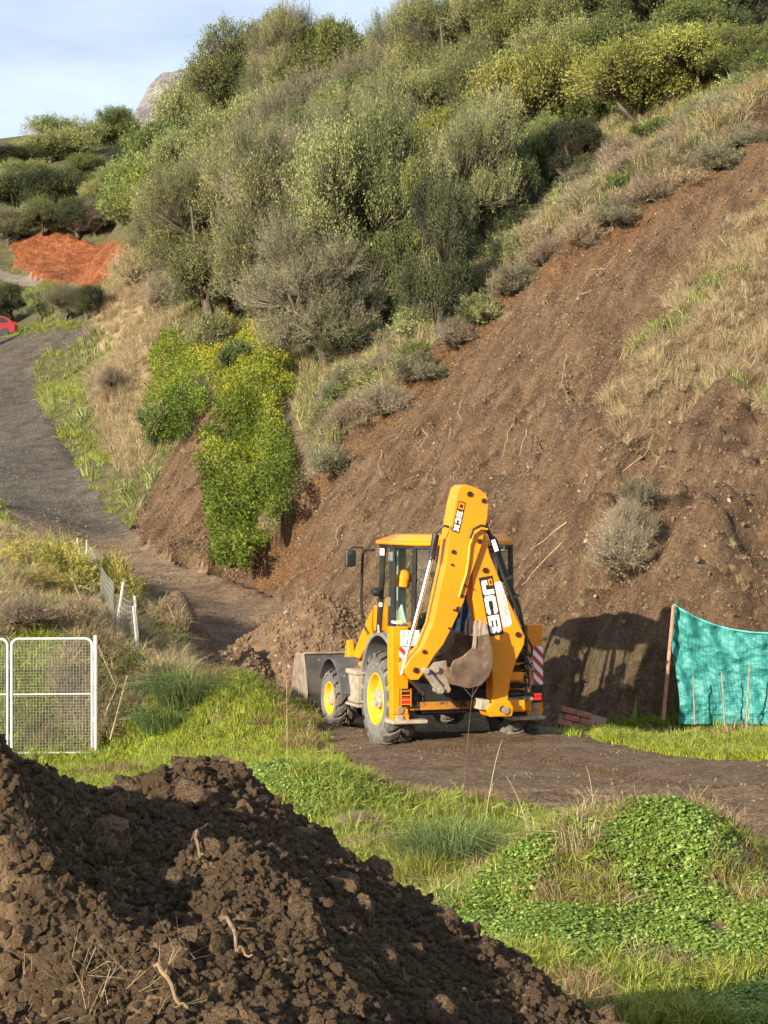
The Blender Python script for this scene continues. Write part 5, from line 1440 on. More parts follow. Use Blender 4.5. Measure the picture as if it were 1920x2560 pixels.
pid = np.where(mixn < -.26, g_.choice([9, 10, 0], len(p_)), pid)
scl = np.where(pid >= 9, g_.uniform(.3, .6, len(p_)), g_.uniform(.45, 1.0, len(p_)))
scatter('meadow_grass', p_, spin(len(p_), g_, .25), scl, TG + TC + TL + TR, pid, 'fresh green grass and weeds on the ground in front of the track', 'grass')
p_, Z_, g_ = place(60000, 1.5, 9, 25.5, 33, lambda Z, x, y, g: Z['verge'], 70)
scatter('lime_verge', p_, spin(len(p_), g_, .2), g_.uniform(.5, 1.05, len(p_)), TL + TG[:1], g_.choice([0, 1, 2, 0, 1, 2, 3], len(p_)), 'bright lime grass strip along the track in front of the green net', 'grass')
# clover covering the near hummock on the right
p_, Z_, g_ = place(24000, .2, 4.3, 14.2, 18.6, lambda Z, x, y, g: ~Z['road'] & ~bare_spot(x, y) & (fbm(x * 1.3, y * 1.3, 191, 3) > -.16) & (np.hypot((x - 2.1) / 1.7, (y - 16.6) / 1.7) < 1), 73)
scatter('hummock_clover', p_, spin(len(p_), g_, .35), g_.uniform(.6, 1.15, len(p_)), TC, g_.integers(0, 3, len(p_)), 'round-leaved green weeds covering the near hummock at the right', 'weeds')
p_, Z_, g_ = place(7000, .0, 4.4, 14.0, 18.8, lambda Z, x, y, g: ~Z['road'] & (fbm(x * 1.3, y * 1.3, 191, 3) < -.08) & (np.hypot((x - 2.1) / 1.9, (y - 16.6) / 1.9) < 1), 76)
scatter('hummock_grass', p_, spin(len(p_), g_, .4), g_.uniform(.3, .7, len(p_)), TG + TR + TD, g_.choice([0, 1, 2, 0, 1, 2, 0, 3, 5], len(p_)), 'sparse grass and dead weeds in the gaps of the near hummock', 'weeds')
# line of crumbled clods along the middle of the track
rb_ = np.random.default_rng(31)
bu = rb_.uniform(0, 1, 3600); bpx = np.interp(bu, [0, .3, .55, .8, 1], [1040, 1300, 1500, 1700, 1960]); bpv = np.interp(bu, [0, .3, .55, .8, 1], [1878, 1898, 1930, 1972, 2030])
by = CH * F / (bpv - 1280) + rb_.normal(0, .25, 3600); bx2 = (bpx - 960) / F * by
keep_ = fbm(bx2 * 1.2, by * 1.2, 555, 2) > -.15; bx2, by = bx2[keep_], by[keep_]
bp_ = np.stack([bx2, by, height(bx2, by)], 1)
scatter('track_clods', bp_, spin(len(bp_), rb_, 2), .006 + .022 * rb_.uniform(0, 1, len(bp_)) ** 4, rk(CLODM), rb_.integers(0, 5, len(bp_)), 'line of crumbled clods along the middle of the track', 'clods')
p_, Z_, g_ = place(4200, -1.9, .4, 20.4, 24, lambda Z, x, y, g: ~Z['road'] & (np.hypot((x + .75) / 1.0, (y - 22.2) / 1.1) < 1) & (fbm(x * 1.1, y * 1.1, 195, 3) > -.2), 74)
scatter('small_hummock_clover', p_, spin(len(p_), g_, .35), g_.uniform(.6, 1.1, len(p_)), TC, g_.integers(0, 3, len(p_)), 'green weeds covering the small hummock left of the track', 'weeds')
# weeds on the bank behind the gate
p_, Z_, g_ = place(26000, -10, -2.9, 31.4, 50, lambda Z, x, y, g: ~Z['road'] & ~Z['slope'] & ~Z['patch'] & (x < -3.2 - (y - 34) * .12) & (g.uniform(0, 1, len(x)) < .9), 75)
mx_ = fbm(p_[:, 0] * .7, p_[:, 1] * .7, 196, 3)
pid = np.where(mx_ > -.04, g_.integers(0, 3, len(p_)), np.where(mx_ > -.2, g_.integers(3, 6, len(p_)), g_.integers(6, 10, len(p_))))
scatter('bank_weeds', p_, spin(len(p_), g_, .4), g_.uniform(.5, 1.15, len(p_)), TG + TD + TR + TO, pid, 'tangled dry and green weeds on the bank behind the gate', 'weeds')
# ------------------------------------------------------------------ foreground heap of dug soil
HK = .85     # how near the heap lies
hp = [P(q[0], q[1] + 14, q[2] * HK) for q in [
    # crest as seen
    (0, 1915, 8.5), (45, 1920, 8.6), (70, 1945, 9.0), (110, 1940, 9.4), (160, 1990, 10.0), (260, 1995, 10.6), (340, 1968, 10.9), (480, 1962, 11.0), (560, 1930, 11.0), (620, 1952, 11.0), (720, 2015, 11.0),
    (800, 2080, 10.9), (900, 2150, 10.7), (1000, 2195, 10.5), (1150, 2300, 10.2), (1300, 2425, 9.9), (1500, 2565, 9.5),
    # lump at the left edge, spine, lit face
    (0, 2020, 8.1), (60, 2060, 8.2), (0, 2130, 8.25), (150, 2110, 8.9), (300, 2080, 9.4), (500, 2085, 9.4), (620, 2140, 9.2), (720, 2220, 9.0), (800, 2350, 8.6), (880, 2560, 8.15),
    (0, 2250, 8.3), (200, 2250, 8.6), (400, 2280, 8.5), (600, 2350, 8.35), (0, 2400, 8.0), (300, 2450, 7.9), (600, 2500, 7.95), (0, 2560, 7.6), (400, 2570, 7.6), (700, 2570, 7.8),
    # shaded face
    (400, 2020, 10.0), (650, 2040, 10.3), (760, 2130, 10.1), (880, 2230, 10.0), (1000, 2350, 9.6), (1150, 2480, 9.2), (1000, 2540, 8.7), (1300, 2570, 9.3)]]
hp += [(a * HK, b * HK, CH - (CH - c) * HK) for a, b, c in [(-1.9, 10.3, 1.0), (-1.9, 12.3, .1), (-1.2, 12.4, .6), (-.8, 12.3, .9), (-.8, 13.6, .0), (-.2, 12.2, .8), (-.2, 13.2, .05), (.4, 11.8, .45), (.9, 11.4, .15), (1.4, 10.6, .1), (1.9, 9.8, .05), (1.6, 8.8, .45),
       (-2.2, 8.7, 2.32), (-2.7, 8.5, 2.45), (-3.1, 9.2, 2.1), (-3.4, 11, .4), (-3.3, 7.6, 1.9), (-2.5, 6.9, 1.4), (-1, 6.3, .8), (.2, 6.6, .6), (1.0, 7.4, .5), (2.2, 8.5, .1), (-3, 6, 1.0)]]  # opens with an unseen left lobe, added to throw shade across the heap
_hs = TPS(hp, .002)
hx = np.arange(-2.9, 2.1, .023); hy = np.arange(5.3, 11.8, .026)
HX, HY = np.meshgrid(hx, hy)
def heap_h(x, y):
    b = _hs(x, y)
    lump = .10 * fbm(x * 2.6, y * 2.6, 301, 3) + .075 * np.abs(fbm(x * 7, y * 7, 305, 3, .6)) + .045 * fbm(x * 16, y * 16, 309, 3, .6) + .03 * np.abs(fbm(x * 34, y * 34, 313, 2, .6))
    return b + lump - .03
HZ = heap_h(HX, HY)
gnd = height(HX, HY)
nxh, nyh = len(hx), len(hy)
ih = (np.arange(nyh - 1)[:, None] * nxh + np.arange(nxh - 1)[None, :]).ravel()
FH = np.stack([ih, ih + 1, ih + 1 + nxh, ih + nxh], 1)
keep = (HZ.ravel()[FH] > gnd.ravel()[FH] - .12).any(1)
FH = FH[keep]; us_ = np.unique(FH); rm = np.full(nxh * nyh, -1); rm[us_] = np.arange(len(us_))
HV = np.stack([HX.ravel(), HY.ravel(), HZ.ravel()], 1)[us_]
SOILH = mat('heap_soil', (.040, .027, .016), (.175, .115, .066), rough=.97, scale=5, bump=1.0, bscale=38, spec=.15)
heap = link('soil_heap', np_mesh('soil_heap', HV, rm[FH], smooth=True), SOILH)
tag(heap, 'dark heap of freshly dug clods filling the lower left foreground', 'soil heap')
CL = [rock_mesh('clod', 400 + i, 2, .42, .8) for i in range(8)]
for c_ in CL: c_.materials.append(CLODM)
rgc = np.random.default_rng(77)
def heap_pts(n, rg):
    x = rg.uniform(-1.9, 1.65, n * 4); y = rg.uniform(5.9, 10.4, n * 4)
    z = heap_h(x, y); g = _tps(x, y)
    u, v = proj(x, y, z)
    m = (z > g + .05) & (u > -80) & (u < 1560) & (v < 2620)
    x, y, z = x[m][:n], y[m][:n], z[m][:n]
    return np.stack([x, y, z], 1)
# the larger clods one by one
pp = heap_pts(300, rgc)
for i, q in enumerate(pp):
    s_ = .022 + .055 * rgc.uniform() ** 2.0
    if i < 7: s_ = rgc.uniform(.07, .115)
    o = bpy.data.objects.new('clod', CL[i % 8]); COL.objects.link(o); o.parent = heap
    o.location = q + np.array([0, 0, s_ * .28]); o.scale = (s_, s_, s_ * .9); o.rotation_euler = tuple(rgc.uniform(-3, 3, 3))
pp = heap_pts(60000, rgc)
s_ = .005 + .020 * rgc.uniform(0, 1, len(pp)) ** 2.5
pp[:, 2] += s_ * .3
sc_ = scatter('small_clods', pp, spin(len(pp), rgc, 2), s_, [(rock_mesh('crumb', 420 + i, 1, .34, .85), CLODM) for i in range(6)], rgc.integers(0, 6, len(pp)), None, None)
sc_.parent = heap
# roots and straw sticking out of the heap
ROOTM = mat('pale_root', (.13, .085, .045), (.27, .185, .10), rough=.85, scale=14, bump=.5, bscale=40)
def on_heap(u, v, lift=.02):
    ys = np.arange(5.8, 10.8, .015); x = (u - 960) / F * ys; z = CH - (v - 1280) / F * ys
    h = heap_h(x, ys); k = np.nonzero(z < h)[0]; i = k[0] if len(k) else len(ys) - 1
    return (x[i], ys[i], h[i] + lift)
for pts, r, lab in [
    ([(495, 2125), (490, 2140), (500, 2165), (508, 2195)], .014, 'short thick root standing up near the top of the soil heap'),
    ([(560, 2340), (585, 2370), (592, 2400), (605, 2425), (632, 2455)], .013, 'thick pale root lying down the middle of the soil heap'),
    ([(390, 2470), (410, 2500), (440, 2535), (470, 2575)], .014, 'thick root at the bottom of the soil heap'),
    ([(530, 2110), (500, 2120), (480, 2130)], .007, 'pale twig end beside the standing root on the heap')]:
    q = [Vector(on_heap(u, v, .03)) for u, v in pts]
    q = [p + Vector((0, -.02, .03 + .02 * math.sin(i * 2.1))) for i, p in enumerate(q)]
    q = [q[0]] + [q[j].lerp(q[j + 1], f) + Vector((0, 0, .012 * math.sin(5 * (j + f)))) for j in range(len(q) - 1) for f in (.34, .67, 1.0)]
    o = MB().tube(q, [r * .62 * (1 - .6 * i / len(q)) for i in range(len(q))], 7).build('root', ROOTM, None, smooth=True)
    tag(o, lab, 'root', 'roots on the soil heap')
rgs = np.random.default_rng(5)
us2 = rgs.uniform(40, 480, 22); vs2 = rgs.uniform(2420, 2570, 22)
P3 = np.array([on_heap(a, b, .005) for a, b in zip(us2, vs2)])
scatter('heap_straw', P3, spin(len(P3), rgs, 1.0), rgs.uniform(.3, .6, len(P3)), [(tuft_mesh('straws', 430 + i, 5, .28, .005, .05, 2.2), LM['straw']) for i in range(3)], rgs.integers(0, 3, len(P3)), 'bits of dry straw on the lower left of the soil heap', 'straw')

# ------------------------------------------------------------------ spoil heap in front of the loader
sx_ = np.arange(-3.6, 2.2, .05); sy_ = np.arange(34.3, 40.5, .05)
SX, SY = np.meshgrid(sx_, sy_)
def spoil(x, y):
    r1 = np.hypot((x + 1.25) / 1.75, (y - 37.6) / 1.9); r2 = np.hypot((x - .3) / 1.5, (y - 37.8) / 1.7); r3 = np.hypot((x + 2.4) / .9, (y - 36.4) / 1.1)
    h = np.maximum.reduce([1.62 * (1 - r1), 1.45 * (1 - r2), .65 * (1 - r3)])
    return h + .16 * fbm(x * 2, y * 2, 501, 3) + .09 * fbm(x * 6, y * 6, 505, 3)
SZ = _tps(SX, SY) + spoil(SX, SY)
nn_ = len(sx_); i3 = (np.arange(len(sy_) - 1)[:, None] * nn_ + np.arange(nn_ - 1)[None, :]).ravel()
F3 = np.stack([i3, i3 + 1, i3 + 1 + nn_, i3 + nn_], 1); k3 = (SZ.ravel()[F3] > _tps(SX, SY).ravel()[F3] - .05).any(1); F3 = F3[k3]
u3 = np.unique(F3); r3_ = np.full(SX.size, -1); r3_[u3] = np.arange(len(u3))
sp = link('spoil_heap', np_mesh('spoil_heap', np.stack([SX.ravel(), SY.ravel(), SZ.ravel()], 1)[u3], r3_[F3], smooth=True), mat('spoil_soil', (.075, .047, .028), (.18, .118, .07), rough=.97, scale=4, bump=1.0, bscale=20, spec=.15))
tag(sp, 'brown spoil heap in front of the loader bucket', 'soil heap')
rq = np.random.default_rng(8); xs = rq.uniform(-3.4, 2.0, 12000); ys2 = rq.uniform(34.6, 40, 12000); hh_ = spoil(xs, ys2); m_ = hh_ > .08
xs, ys2, hh_ = xs[m_], ys2[m_], hh_[m_]
q3 = np.stack([xs, ys2, _tps(xs, ys2) + hh_], 1)
sc_ = scatter('small_clods', q3, spin(len(q3), rq, 2), .015 + .05 * rq.uniform(0, 1, len(q3)) ** 3, rk(SOILS) + rk(SOILP), np.where(rq.uniform(0, 1, len(q3)) < .03, 6, rq.integers(0, 5, len(q3))), None, None)
sc_.parent = sp

# ------------------------------------------------------------------ gate
GALV = mat('galvanised', (.50, .50, .48), (.62, .62, .59), rough=.4, metal=.35, scale=8, dirt=(.45, .42, .36), dirt_amt=.15)
WIRE = mat('wire', (.28, .29, .27), (.40, .41, .38), rough=.4, metal=.4)
def gate_leaf(x0, y0, w, h, z, rz, label):
    g = empty('gate_leaf', (x0, y0, z), rz); tag(g, label, 'gate', 'leaves of the mesh gate')
    c = .10; pts = []
    def arc(cx, cz, a0, a1): return [(cx + c * math.cos(R(a)), 0, cz + c * math.sin(R(a))) for a in range(a0, a1 + (1 if a1 > a0 else -1), 15 if a1 > a0 else -15)]
    path = [(0, 0, .02)] + [(0, 0, h - c)] + arc(c, h - c, 180, 90) + arc(w - c, h - c, 90, 0) + [(w, 0, .02), (0, 0, .02)]
    MB().tube(path, .021, 8).build('frame', GALV, g, smooth=True)
    MB().cyl((0.02, 0, h * .52), (w - .02, 0, h * .52), .014, 8).build('cross_bar', GALV, g, smooth=True)
    n = 26; m = 38; mb = MB()
    for i in range(1, n): x = w * i / n; mb.tube([(x, -.004, .03), (x, -.004, h - (.02 if .08 < x < w - .08 else .05))], .0026, 4, caps=False)
    for j in range(1, m): zz = h * j / m; mb.tube([(.01, .004, zz), (w - .01, .004, zz)], .0026, 4, caps=False)
    o = mb.build('wire_mesh', WIRE, g); o['kind'] = 'stuff'
    return g
gz = -.38
gate_leaf(-5.57, 31.0, 1.19, 1.73, gz, R(5), 'right leaf of the mesh gate at the left edge, mostly in view')
gate_leaf(-6.82, 30.9, 1.19, 1.73, gz, R(5), 'left leaf of the mesh gate, cut by the left edge')
gp = MB().cyl((-4.33, 31.12, -.6), (-4.33, 31.12, 1.40), .034, 12).build('gate_post', GALV, None, smooth=True)
tag(gp, 'tall pale post the mesh gate hangs on', 'post')
hn = MB()
for z in (.1, 1.15):
    o = MB().cyl((-4.37, 31.11, z), (-4.37, 31.11, z + .09), .018, 8).build('hinge', GALV, gp, smooth=True)

# ------------------------------------------------------------------ old wire fence and props on the bank
POSTM = mat('fence_post', (.30, .29, .27), (.46, .45, .42), rough=.55, metal=.2, dirt=(.30, .25, .18), dirt_amt=.25)
WOOD = mat('weathered_wood', (.20, .15, .10), (.34, .27, .19), rough=.9, scale=10, bump=.4, bscale=30)
def stick(name, a, b, r, m, lab, cat, group=None):
    o = MB().tube([P(*a), P(*[(a[i] + b[i]) / 2 for i in range(3)]), P(*b)], [r, r * .95, r * .85], 8).build(name, m, None, smooth=True)
    return tag(o, lab, cat, group)
GF = 'posts of the old wire fence'
stick('fence_post', (197, 1475, 41.0), (194, 1345, 41.0), .028, POSTM, 'pale fence post highest on the bank, beside the road', 'post', GF)
stick('fence_post', (215, 1460, 41.5), (217, 1350, 41.5), .022, POSTM, 'thin post next to the highest fence post', 'post', GF)
stick('fence_post', (281, 1640, 35.0), (309, 1455, 35.0), .032, POSTM, 'leaning pale fence post holding the wire netting', 'post', GF)
stick('fence_post', (349, 1690, 34.0), (337, 1490, 34.0), .030, POSTM, 'right fence post of the pair near the track', 'post', GF)
stick('fence_post', (345, 1640, 33.9), (333, 1515, 33.9), .024, POSTM, 'shorter fence post tied to the one near the track', 'post', GF)
stick('prop', (290, 1715, 31.6), (246, 1615, 31.3), .018, WOOD, 'slanting wooden strut right of the gate post', 'pole')
stick('prop', (262, 1790, 31.4), (300, 1700, 31.6), .018, WOOD, 'dark wooden strut propped low behind the gate post', 'pole')
stick('prop', (275, 1850, 31.0), (318, 1690, 31.3), .014, WOOD, 'leaning wooden stake right of the gate', 'pole')
def netting(name, A, Bq, hA, hB, lab, nx, nz):
    A = Vector(A); Bq = Vector(Bq); mb = MB()
    def q(i, j): 
        f = i / nx; a = A.lerp(Bq, f); h = hA + (hB - hA) * f
        return a + Vector((0, .05 * math.sin(f * 9 + j), h * j / nz + .03 * math.sin(f * 7)))
    for i in range(nx + 1): mb.tube([q(i, j) for j in range(0, nz + 1)], .004, 3, caps=False)
    for j in range(0, nz + 1): mb.tube([q(i, j) for i in range(nx + 1)], .004, 3, caps=False)
    o = mb.build(name, WIRE, None); return tag(o, lab, 'fence')
netting('wire_netting', P(218, 1480, 40.5), P(284, 1600, 35.0), .95, .95, 'sagging wire netting between the fence posts on the bank', 60, 10)
netting('wire_netting', P(290, 1600, 35.0), P(336, 1610, 34.0), .75, .70, 'short piece of wire netting between the two posts near the track', 14, 8)

# ------------------------------------------------------------------ green shade net
def net_mat():
    m, n, l, b = mat_base('green_net')
    tc = n.new('ShaderNodeTexCoord')
    nz = n.new('ShaderNodeTexNoise'); nz.inputs['Scale'].default_value = 2.2; nz.inputs['Detail'].default_value = 6; l.new(tc.outputs['Object'], nz.inputs['Vector'])
    rp = ramp(n, [(.3, (.012, .145, .135)), (.7, (.035, .26, .235))]); l.new(nz.outputs['Fac'], rp.inputs['Fac'])
    bt = n.new('ShaderNodeTexBrick'); bt.inputs['Scale'].default_value = 9; bt.inputs['Mortar Size'].default_value = .03; bt.offset = 0
    bt.inputs['Color1'].default_value = (0, 0, 0, 1); bt.inputs['Color2'].default_value = (0, 0, 0, 1); bt.inputs['Mortar'].default_value = (1, 1, 1, 1)
    at = n.new('ShaderNodeAttribute'); at.attribute_name = 'uvn'; l.new(at.outputs['Vector'], bt.inputs['Vector'])
    mx = n.new('ShaderNodeMixRGB'); mx.inputs['Color2'].default_value = (.08, .36, .33, 1); l.new(bt.outputs['Color'], mx.inputs['Fac']); l.new(rp.outputs['Color'], mx.inputs['Color1'])
    l.new(mx.outputs['Color'], b.inputs['Base Color']); b.inputs['Roughness'].default_value = .55
    tr = n.new('ShaderNodeBsdfTranslucent'); l.new(mx.outputs['Color'], tr.inputs['Color'])
    tp = n.new('ShaderNodeBsdfTransparent')
    m1 = n.new('ShaderNodeMixShader'); m1.inputs['Fac'].default_value = .15; l.new(b.outputs['BSDF'], m1.inputs[1]); l.new(tr.outputs['BSDF'], m1.inputs[2])
    m2 = n.new('ShaderNodeMixShader'); m2.inputs['Fac'].default_value = .12; l.new(m1.outputs['Shader'], m2.inputs[1]); l.new(tp.outputs['BSDF'], m2.inputs[2])
    l.new(m2.outputs['Shader'], n['Material Output'].inputs['Surface'])
    return m
nu, nv = 260, 90
s1, t1 = np.meshgrid(np.linspace(0, 1, nu), np.linspace(0, 1, nv))
NX = 4.42 + s1 * 3.6 - .10 * (1 - t1) * (1 - s1) * 0
top = 1.83 - .44 * np.clip(s1 / .42, 0, 1) ** .8 - .10 * np.sin(np.clip(s1 / .42, 0, 1) * np.pi)
NZ = .02 + t1 * top
NY = 31.55 - .25 * s1 + .05 * fbm(s1 * 16 + t1 * 5, t1 * 3, 601, 3) + .16 * fbm(s1 * 5, t1 * 4, 605, 5, .6) + .03 * np.sin(s1 * 70 + 6 * t1 + 4 * fbm(s1 * 4, t1 * 3, 611, 2)) * (.4 + .6 * t1)
NY += .05 * fbm(s1 * 3 - t1 * 6, t1 * 9 + s1 * 4, 615, 4)
NX = NX + .03 * np.sin(t1 * 7) * (1 - s1) + .10 * (1 - s1) * (1 - t1) - .04
i4 = (np.arange(nv - 1)[:, None] * nu + np.arange(nu - 1)[None, :]).ravel()
nm = np_mesh('shade_net', np.stack([NX.ravel(), NY.ravel(), NZ.ravel()], 1), np.stack([i4, i4 + 1, i4 + 1 + nu, i4 + nu], 1), smooth=True)
av = nm.attributes.new('uvn', 'FLOAT_VECTOR', 'POINT'); av.data.foreach_set('vector', np.stack([(s1 * 3.6).ravel(), (t1 * 1.6).ravel(), np.zeros(s1.size)], 1).astype(np.float32).ravel())
net = empty('shade_net', (4.42, 31.5, 0)); tag(net, 'sagging turquoise-green shade net strung as a fence at the right edge', 'net fence')
nc = link('net_cloth', nm, net_mat(), net); nc.location = (-4.42, -31.5, 0)
sol = nc.modifiers.new('thickness', 'SOLIDIFY'); sol.thickness = .004
hem = MB().tube([(float(NX[-1, i]), float(NY[-1, i]) - .006, float(NZ[-1, i])) for i in range(0, nu, 6)], .013, 6).build('hem_rope', mat('net_rope', (.06, .36, .32), (.1, .5, .45), rough=.7), net, smooth=True); hem.location = (-4.42, -31.5, 0)
RUSTP = mat('rusty_pole', (.33, .13, .075), (.48, .23, .15), rough=.8, scale=10, bump=.3)
stick('net_pole', (1658, 1800, 31.4), (1684, 1513, 31.4), .030, RUSTP, 'rusty pink pole at the left end of the green net', 'pole')
GS = 'thin stakes in front of the green net'
stick('stake', (1737, 1812, 31.15), (1733, 1690, 31.1), .012, WOOD, 'leftmost thin stake in front of the green net', 'stake', GS)
stick('stake', (1812, 1815, 31.0), (1804, 1678, 31.0), .012, WOOD, 'middle thin stake in front of the green net', 'stake', GS)
stick('stake', (1866, 1812, 31.0), (1874, 1663, 31.0), .014, WOOD, 'right thin stake in front of the green net', 'stake', GS)
# dry weeds at its foot
rg9 = np.random.default_rng(19)
w3 = []
for u, v, n in ((1665, 1805, 60), (1690, 1815, 26), (1765, 1815, 14), (1830, 1815, 16), (1885, 1812, 10), (1650, 1800, 40)):
    for _ in range(n):
        x, y, z = P(u + rg9.normal(0, 12), v, 31.15 + rg9.normal(0, .12)); w3.append((x, y, float(_tps(np.array([x]), np.array([y]))[0])))
w3 = np.array(w3)
scatter('net_foot_weeds', w3, spin(len(w3), rg9, .35), rg9.uniform(.5, 1.25, len(w3)), TW + TR, rg9.integers(0, 4, len(w3)), 'dry weeds grown up along the foot of the green net', 'weeds')

# ------------------------------------------------------------------ toppled piece of brick wall
BRICKM = mat('fired_brick', (.26, .085, .052), (.38, .15, .095), rough=.9, scale=12, bump=.4, bscale=40)
MORT = mat('mortar', (.20, .15, .12), (.28, .22, .18), rough=.95)
bx_ = P(1447, 1815, 30.9)
bw = empty('brick_fragment', (bx_[0], bx_[1], float(_tps(np.array([bx_[0]]), np.array([bx_[1]]))[0]) + .20)); bw.scale = (1.2, 1.2, 1.2); bw.rotation_euler = (R(-28), R(14), R(-12))
tag(bw, 'toppled reddish fragment of brick wall at the foot of the slide behind the digger', 'brick rubble')
MB().box((0, .03, .13), (.58, .10, .27)).build('mortar_bed', MORT, bw)
bm0 = MB().box((0, 0, 0), (.185, .13, .078)).build('brick', BRICKM, bw, bevel=.006)
first = True
for r_ in range(3):
    for c_ in range(3):
        if r_ == 2 and c_ == 2: continue
        o = bm0 if first else bm0.copy()
        if not first: COL.objects.link(o); o.parent = bw
        first = False
        o.location = (-.195 + c_ * .197 + (.07 if r_ % 2 else 0), random.uniform(-.006, .006), .045 + r_ * .088); o.rotation_euler = (0, random.uniform(-.03, .03), random.uniform(-.03, .03))

# ------------------------------------------------------------------ red car parked up the road
cy = 136.0; cx = (43 - 960) / F * cy - 2.0
car = empty('parked_car', (cx, cy, zt(cx, cy))); car.rotation_euler = (0, 0, R(2)); tag(car, 'red hatchback car parked at the left edge of the upper road', 'car')
RED = mat('red_paint', (.20, .008, .012), (.23, .010, .014), rough=.25); CARGL = mat('car_glass', (.02, .025, .03), rough=.08); TYRE = mat('car_tyre', (.02, .02, .02), rough=.8)
side = [(-2.0, .35), (-1.98, .62), (-1.75, .78), (-1.05, .92), (-.45, 1.36), (.2, 1.46), (1.0, 1.44), (1.5, 1.28), (1.82, 1.02), (1.98, .92), (2.0, .55), (1.95, .33), (1.55, .28), (-1.6, .28)]
sec = MB()
def carside(f, inset): return [(x * f, z) for x, z in side]
V = []; n_ = len(side)
for (yy, kz, zc) in ((-.86, .97, 0), (-.80, 1.0, 0), (.80, 1.0, 0), (.86, .97, 0)):
    for x, z in side:
        tum = .16 * max(0, (z - .9) / .55)
        V.append((x * (1 if abs(yy) < .82 else .99), (abs(yy) - tum) * (1 if yy > 0 else -1), z))
Fc = [tuple(range(n_))[::-1], tuple(range(3 * n_, 4 * n_))] + [(k * n_ + i, k * n_ + (i + 1) % n_, (k + 1) * n_ + (i + 1) % n_, (k + 1) * n_ + i) for k in range(3) for i in range(n_)]
MB().add(V, Fc).build('body', RED, car, bevel=.03, seg=2, smooth=True)
for sg in (-1, 1):
    for poly in ([(-.72, .95), (-.30, 1.30), (.18, 1.38), (.22, .97)], [(.30, .97), (.28, 1.38), (.95, 1.36), (1.38, 1.20), (1.50, 1.0)]):
        V = [(x, sg * (.865 - .16 * max(0, (z - .9) / .55)), z) for x, z in poly]; V2 = [(x, y - sg * .03, z) for x, y, z in V]
        k = len(poly); MB().add(V + V2, [tuple(range(k)), tuple(range(k, 2 * k))[::-1]] + [(i, (i + 1) % k, k + (i + 1) % k, k + i) for i in range(k)]).build('side_window', CARGL, car)
    for x in (-1.25, 1.28):
        wv = MB().lathe([(.05, -.10), (.20, -.11), (.29, -.10), (.315, -.05), (.315, .05), (.29, .10), (.05, .11)], (x, sg * .78, .31), 24, 'y').build('wheel', TYRE, car, smooth=True)
        MB().lathe([(.01, sg * .115), (.19, sg * .12), (.20, sg * .105)], (x, sg * .78, .31), 20, 'y').build('rim', BLACK, wv, smooth=True)
    MB().box((1.93, sg * .66, .92), (.10, .22, .16)).build('tail_light', REDLENS, car, bevel=.02)
MB().prism([(1.40, 1.31), (1.78, 1.07), (1.79, 1.09), (1.42, 1.33)], -.58, .58, 'y').build('rear_window', CARGL, car)
MB().box((1.985, 0, .45), (.08, 1.5, .16)).build('rear_bumper', BLACK, car, bevel=.03)

# ------------------------------------------------------------------ roots hanging out of the slide
GR = 'roots hanging out of the slide'
SROOT = mat('slope_root', (.24, .16, .085), (.40, .29, .17), rough=.85, scale=14)
for pts, lab in [
    ([(1160, 1010), (1150, 1040), (1160, 1080), (1140, 1130)], 'pale root in the upper left part of the slide'),
    ([(1540, 655), (1515, 690), (1480, 685)], 'curved pale root near the top of the slide'),
    ([(1480, 735), (1450, 745), (1430, 795)], 'thin branching root below the top edge of the slide'),
    ([(1420, 900), (1412, 935), (1410, 975), (1425, 1020)], 'long thin root in the middle of the slide'),
    ([(1320, 1090), (1310, 1125), (1305, 1160)], 'pale end of the forked root right of the digger arm'),
    ([(1325, 1095), (1335, 1130), (1342, 1180)], 'dark end of the forked root right of the digger arm'),
    ([(1285, 1070), (1270, 1110), (1260, 1165)], 'root left of the forked one above the digger arm'),
    ([(1130, 1080), (1120, 1130), (1150, 1180), (1135, 1220)], 'winding root just above the tip of the digger arm'),
    ([(960, 1140), (950, 1170), (955, 1200)], 'short root low on the left part of the slide'),
    ([(860, 1320), (845, 1350), (850, 1375)], 'short pale root above the digger cab on the left'),
    ([(1060, 1080), (1075, 1100), (1050, 1130)], 'root loop on the left half of the slide'),
    ([(1410, 1370), (1340, 1440), (1310, 1480)], 'long straw-coloured stem slanting right of the digger'),
    ([(1420, 1320), (1330, 1385)], 'straight straw-coloured stem above the slanting one'),
    ([(1560, 1190), (1610, 1150), (1640, 1100)], 'pale root high on the right part of the slide')]:
    q = []
    for i, (u, v) in enumerate(pts):
        x, y, z = hit(u, v); q.append(Vector((x - .04, y - .14 - .04 * (i % 2), z + .07)))
    fine = [q[0]]
    for a, b in zip(q[:-1], q[1:]):
        for f in (.33, .66, 1.0): fine.append(a.lerp(b, f) + Vector((random.uniform(-.03, .03), random.uniform(-.03, .03), random.uniform(-.025, .025))))
    o = MB().tube(fine, [.011 * (1 - .55 * i / len(fine)) for i in range(len(fine))], 6).build('hanging_root', SROOT if 'dark' not in lab else BARK, None, smooth=True)
    tag(o, lab, 'root', GR)

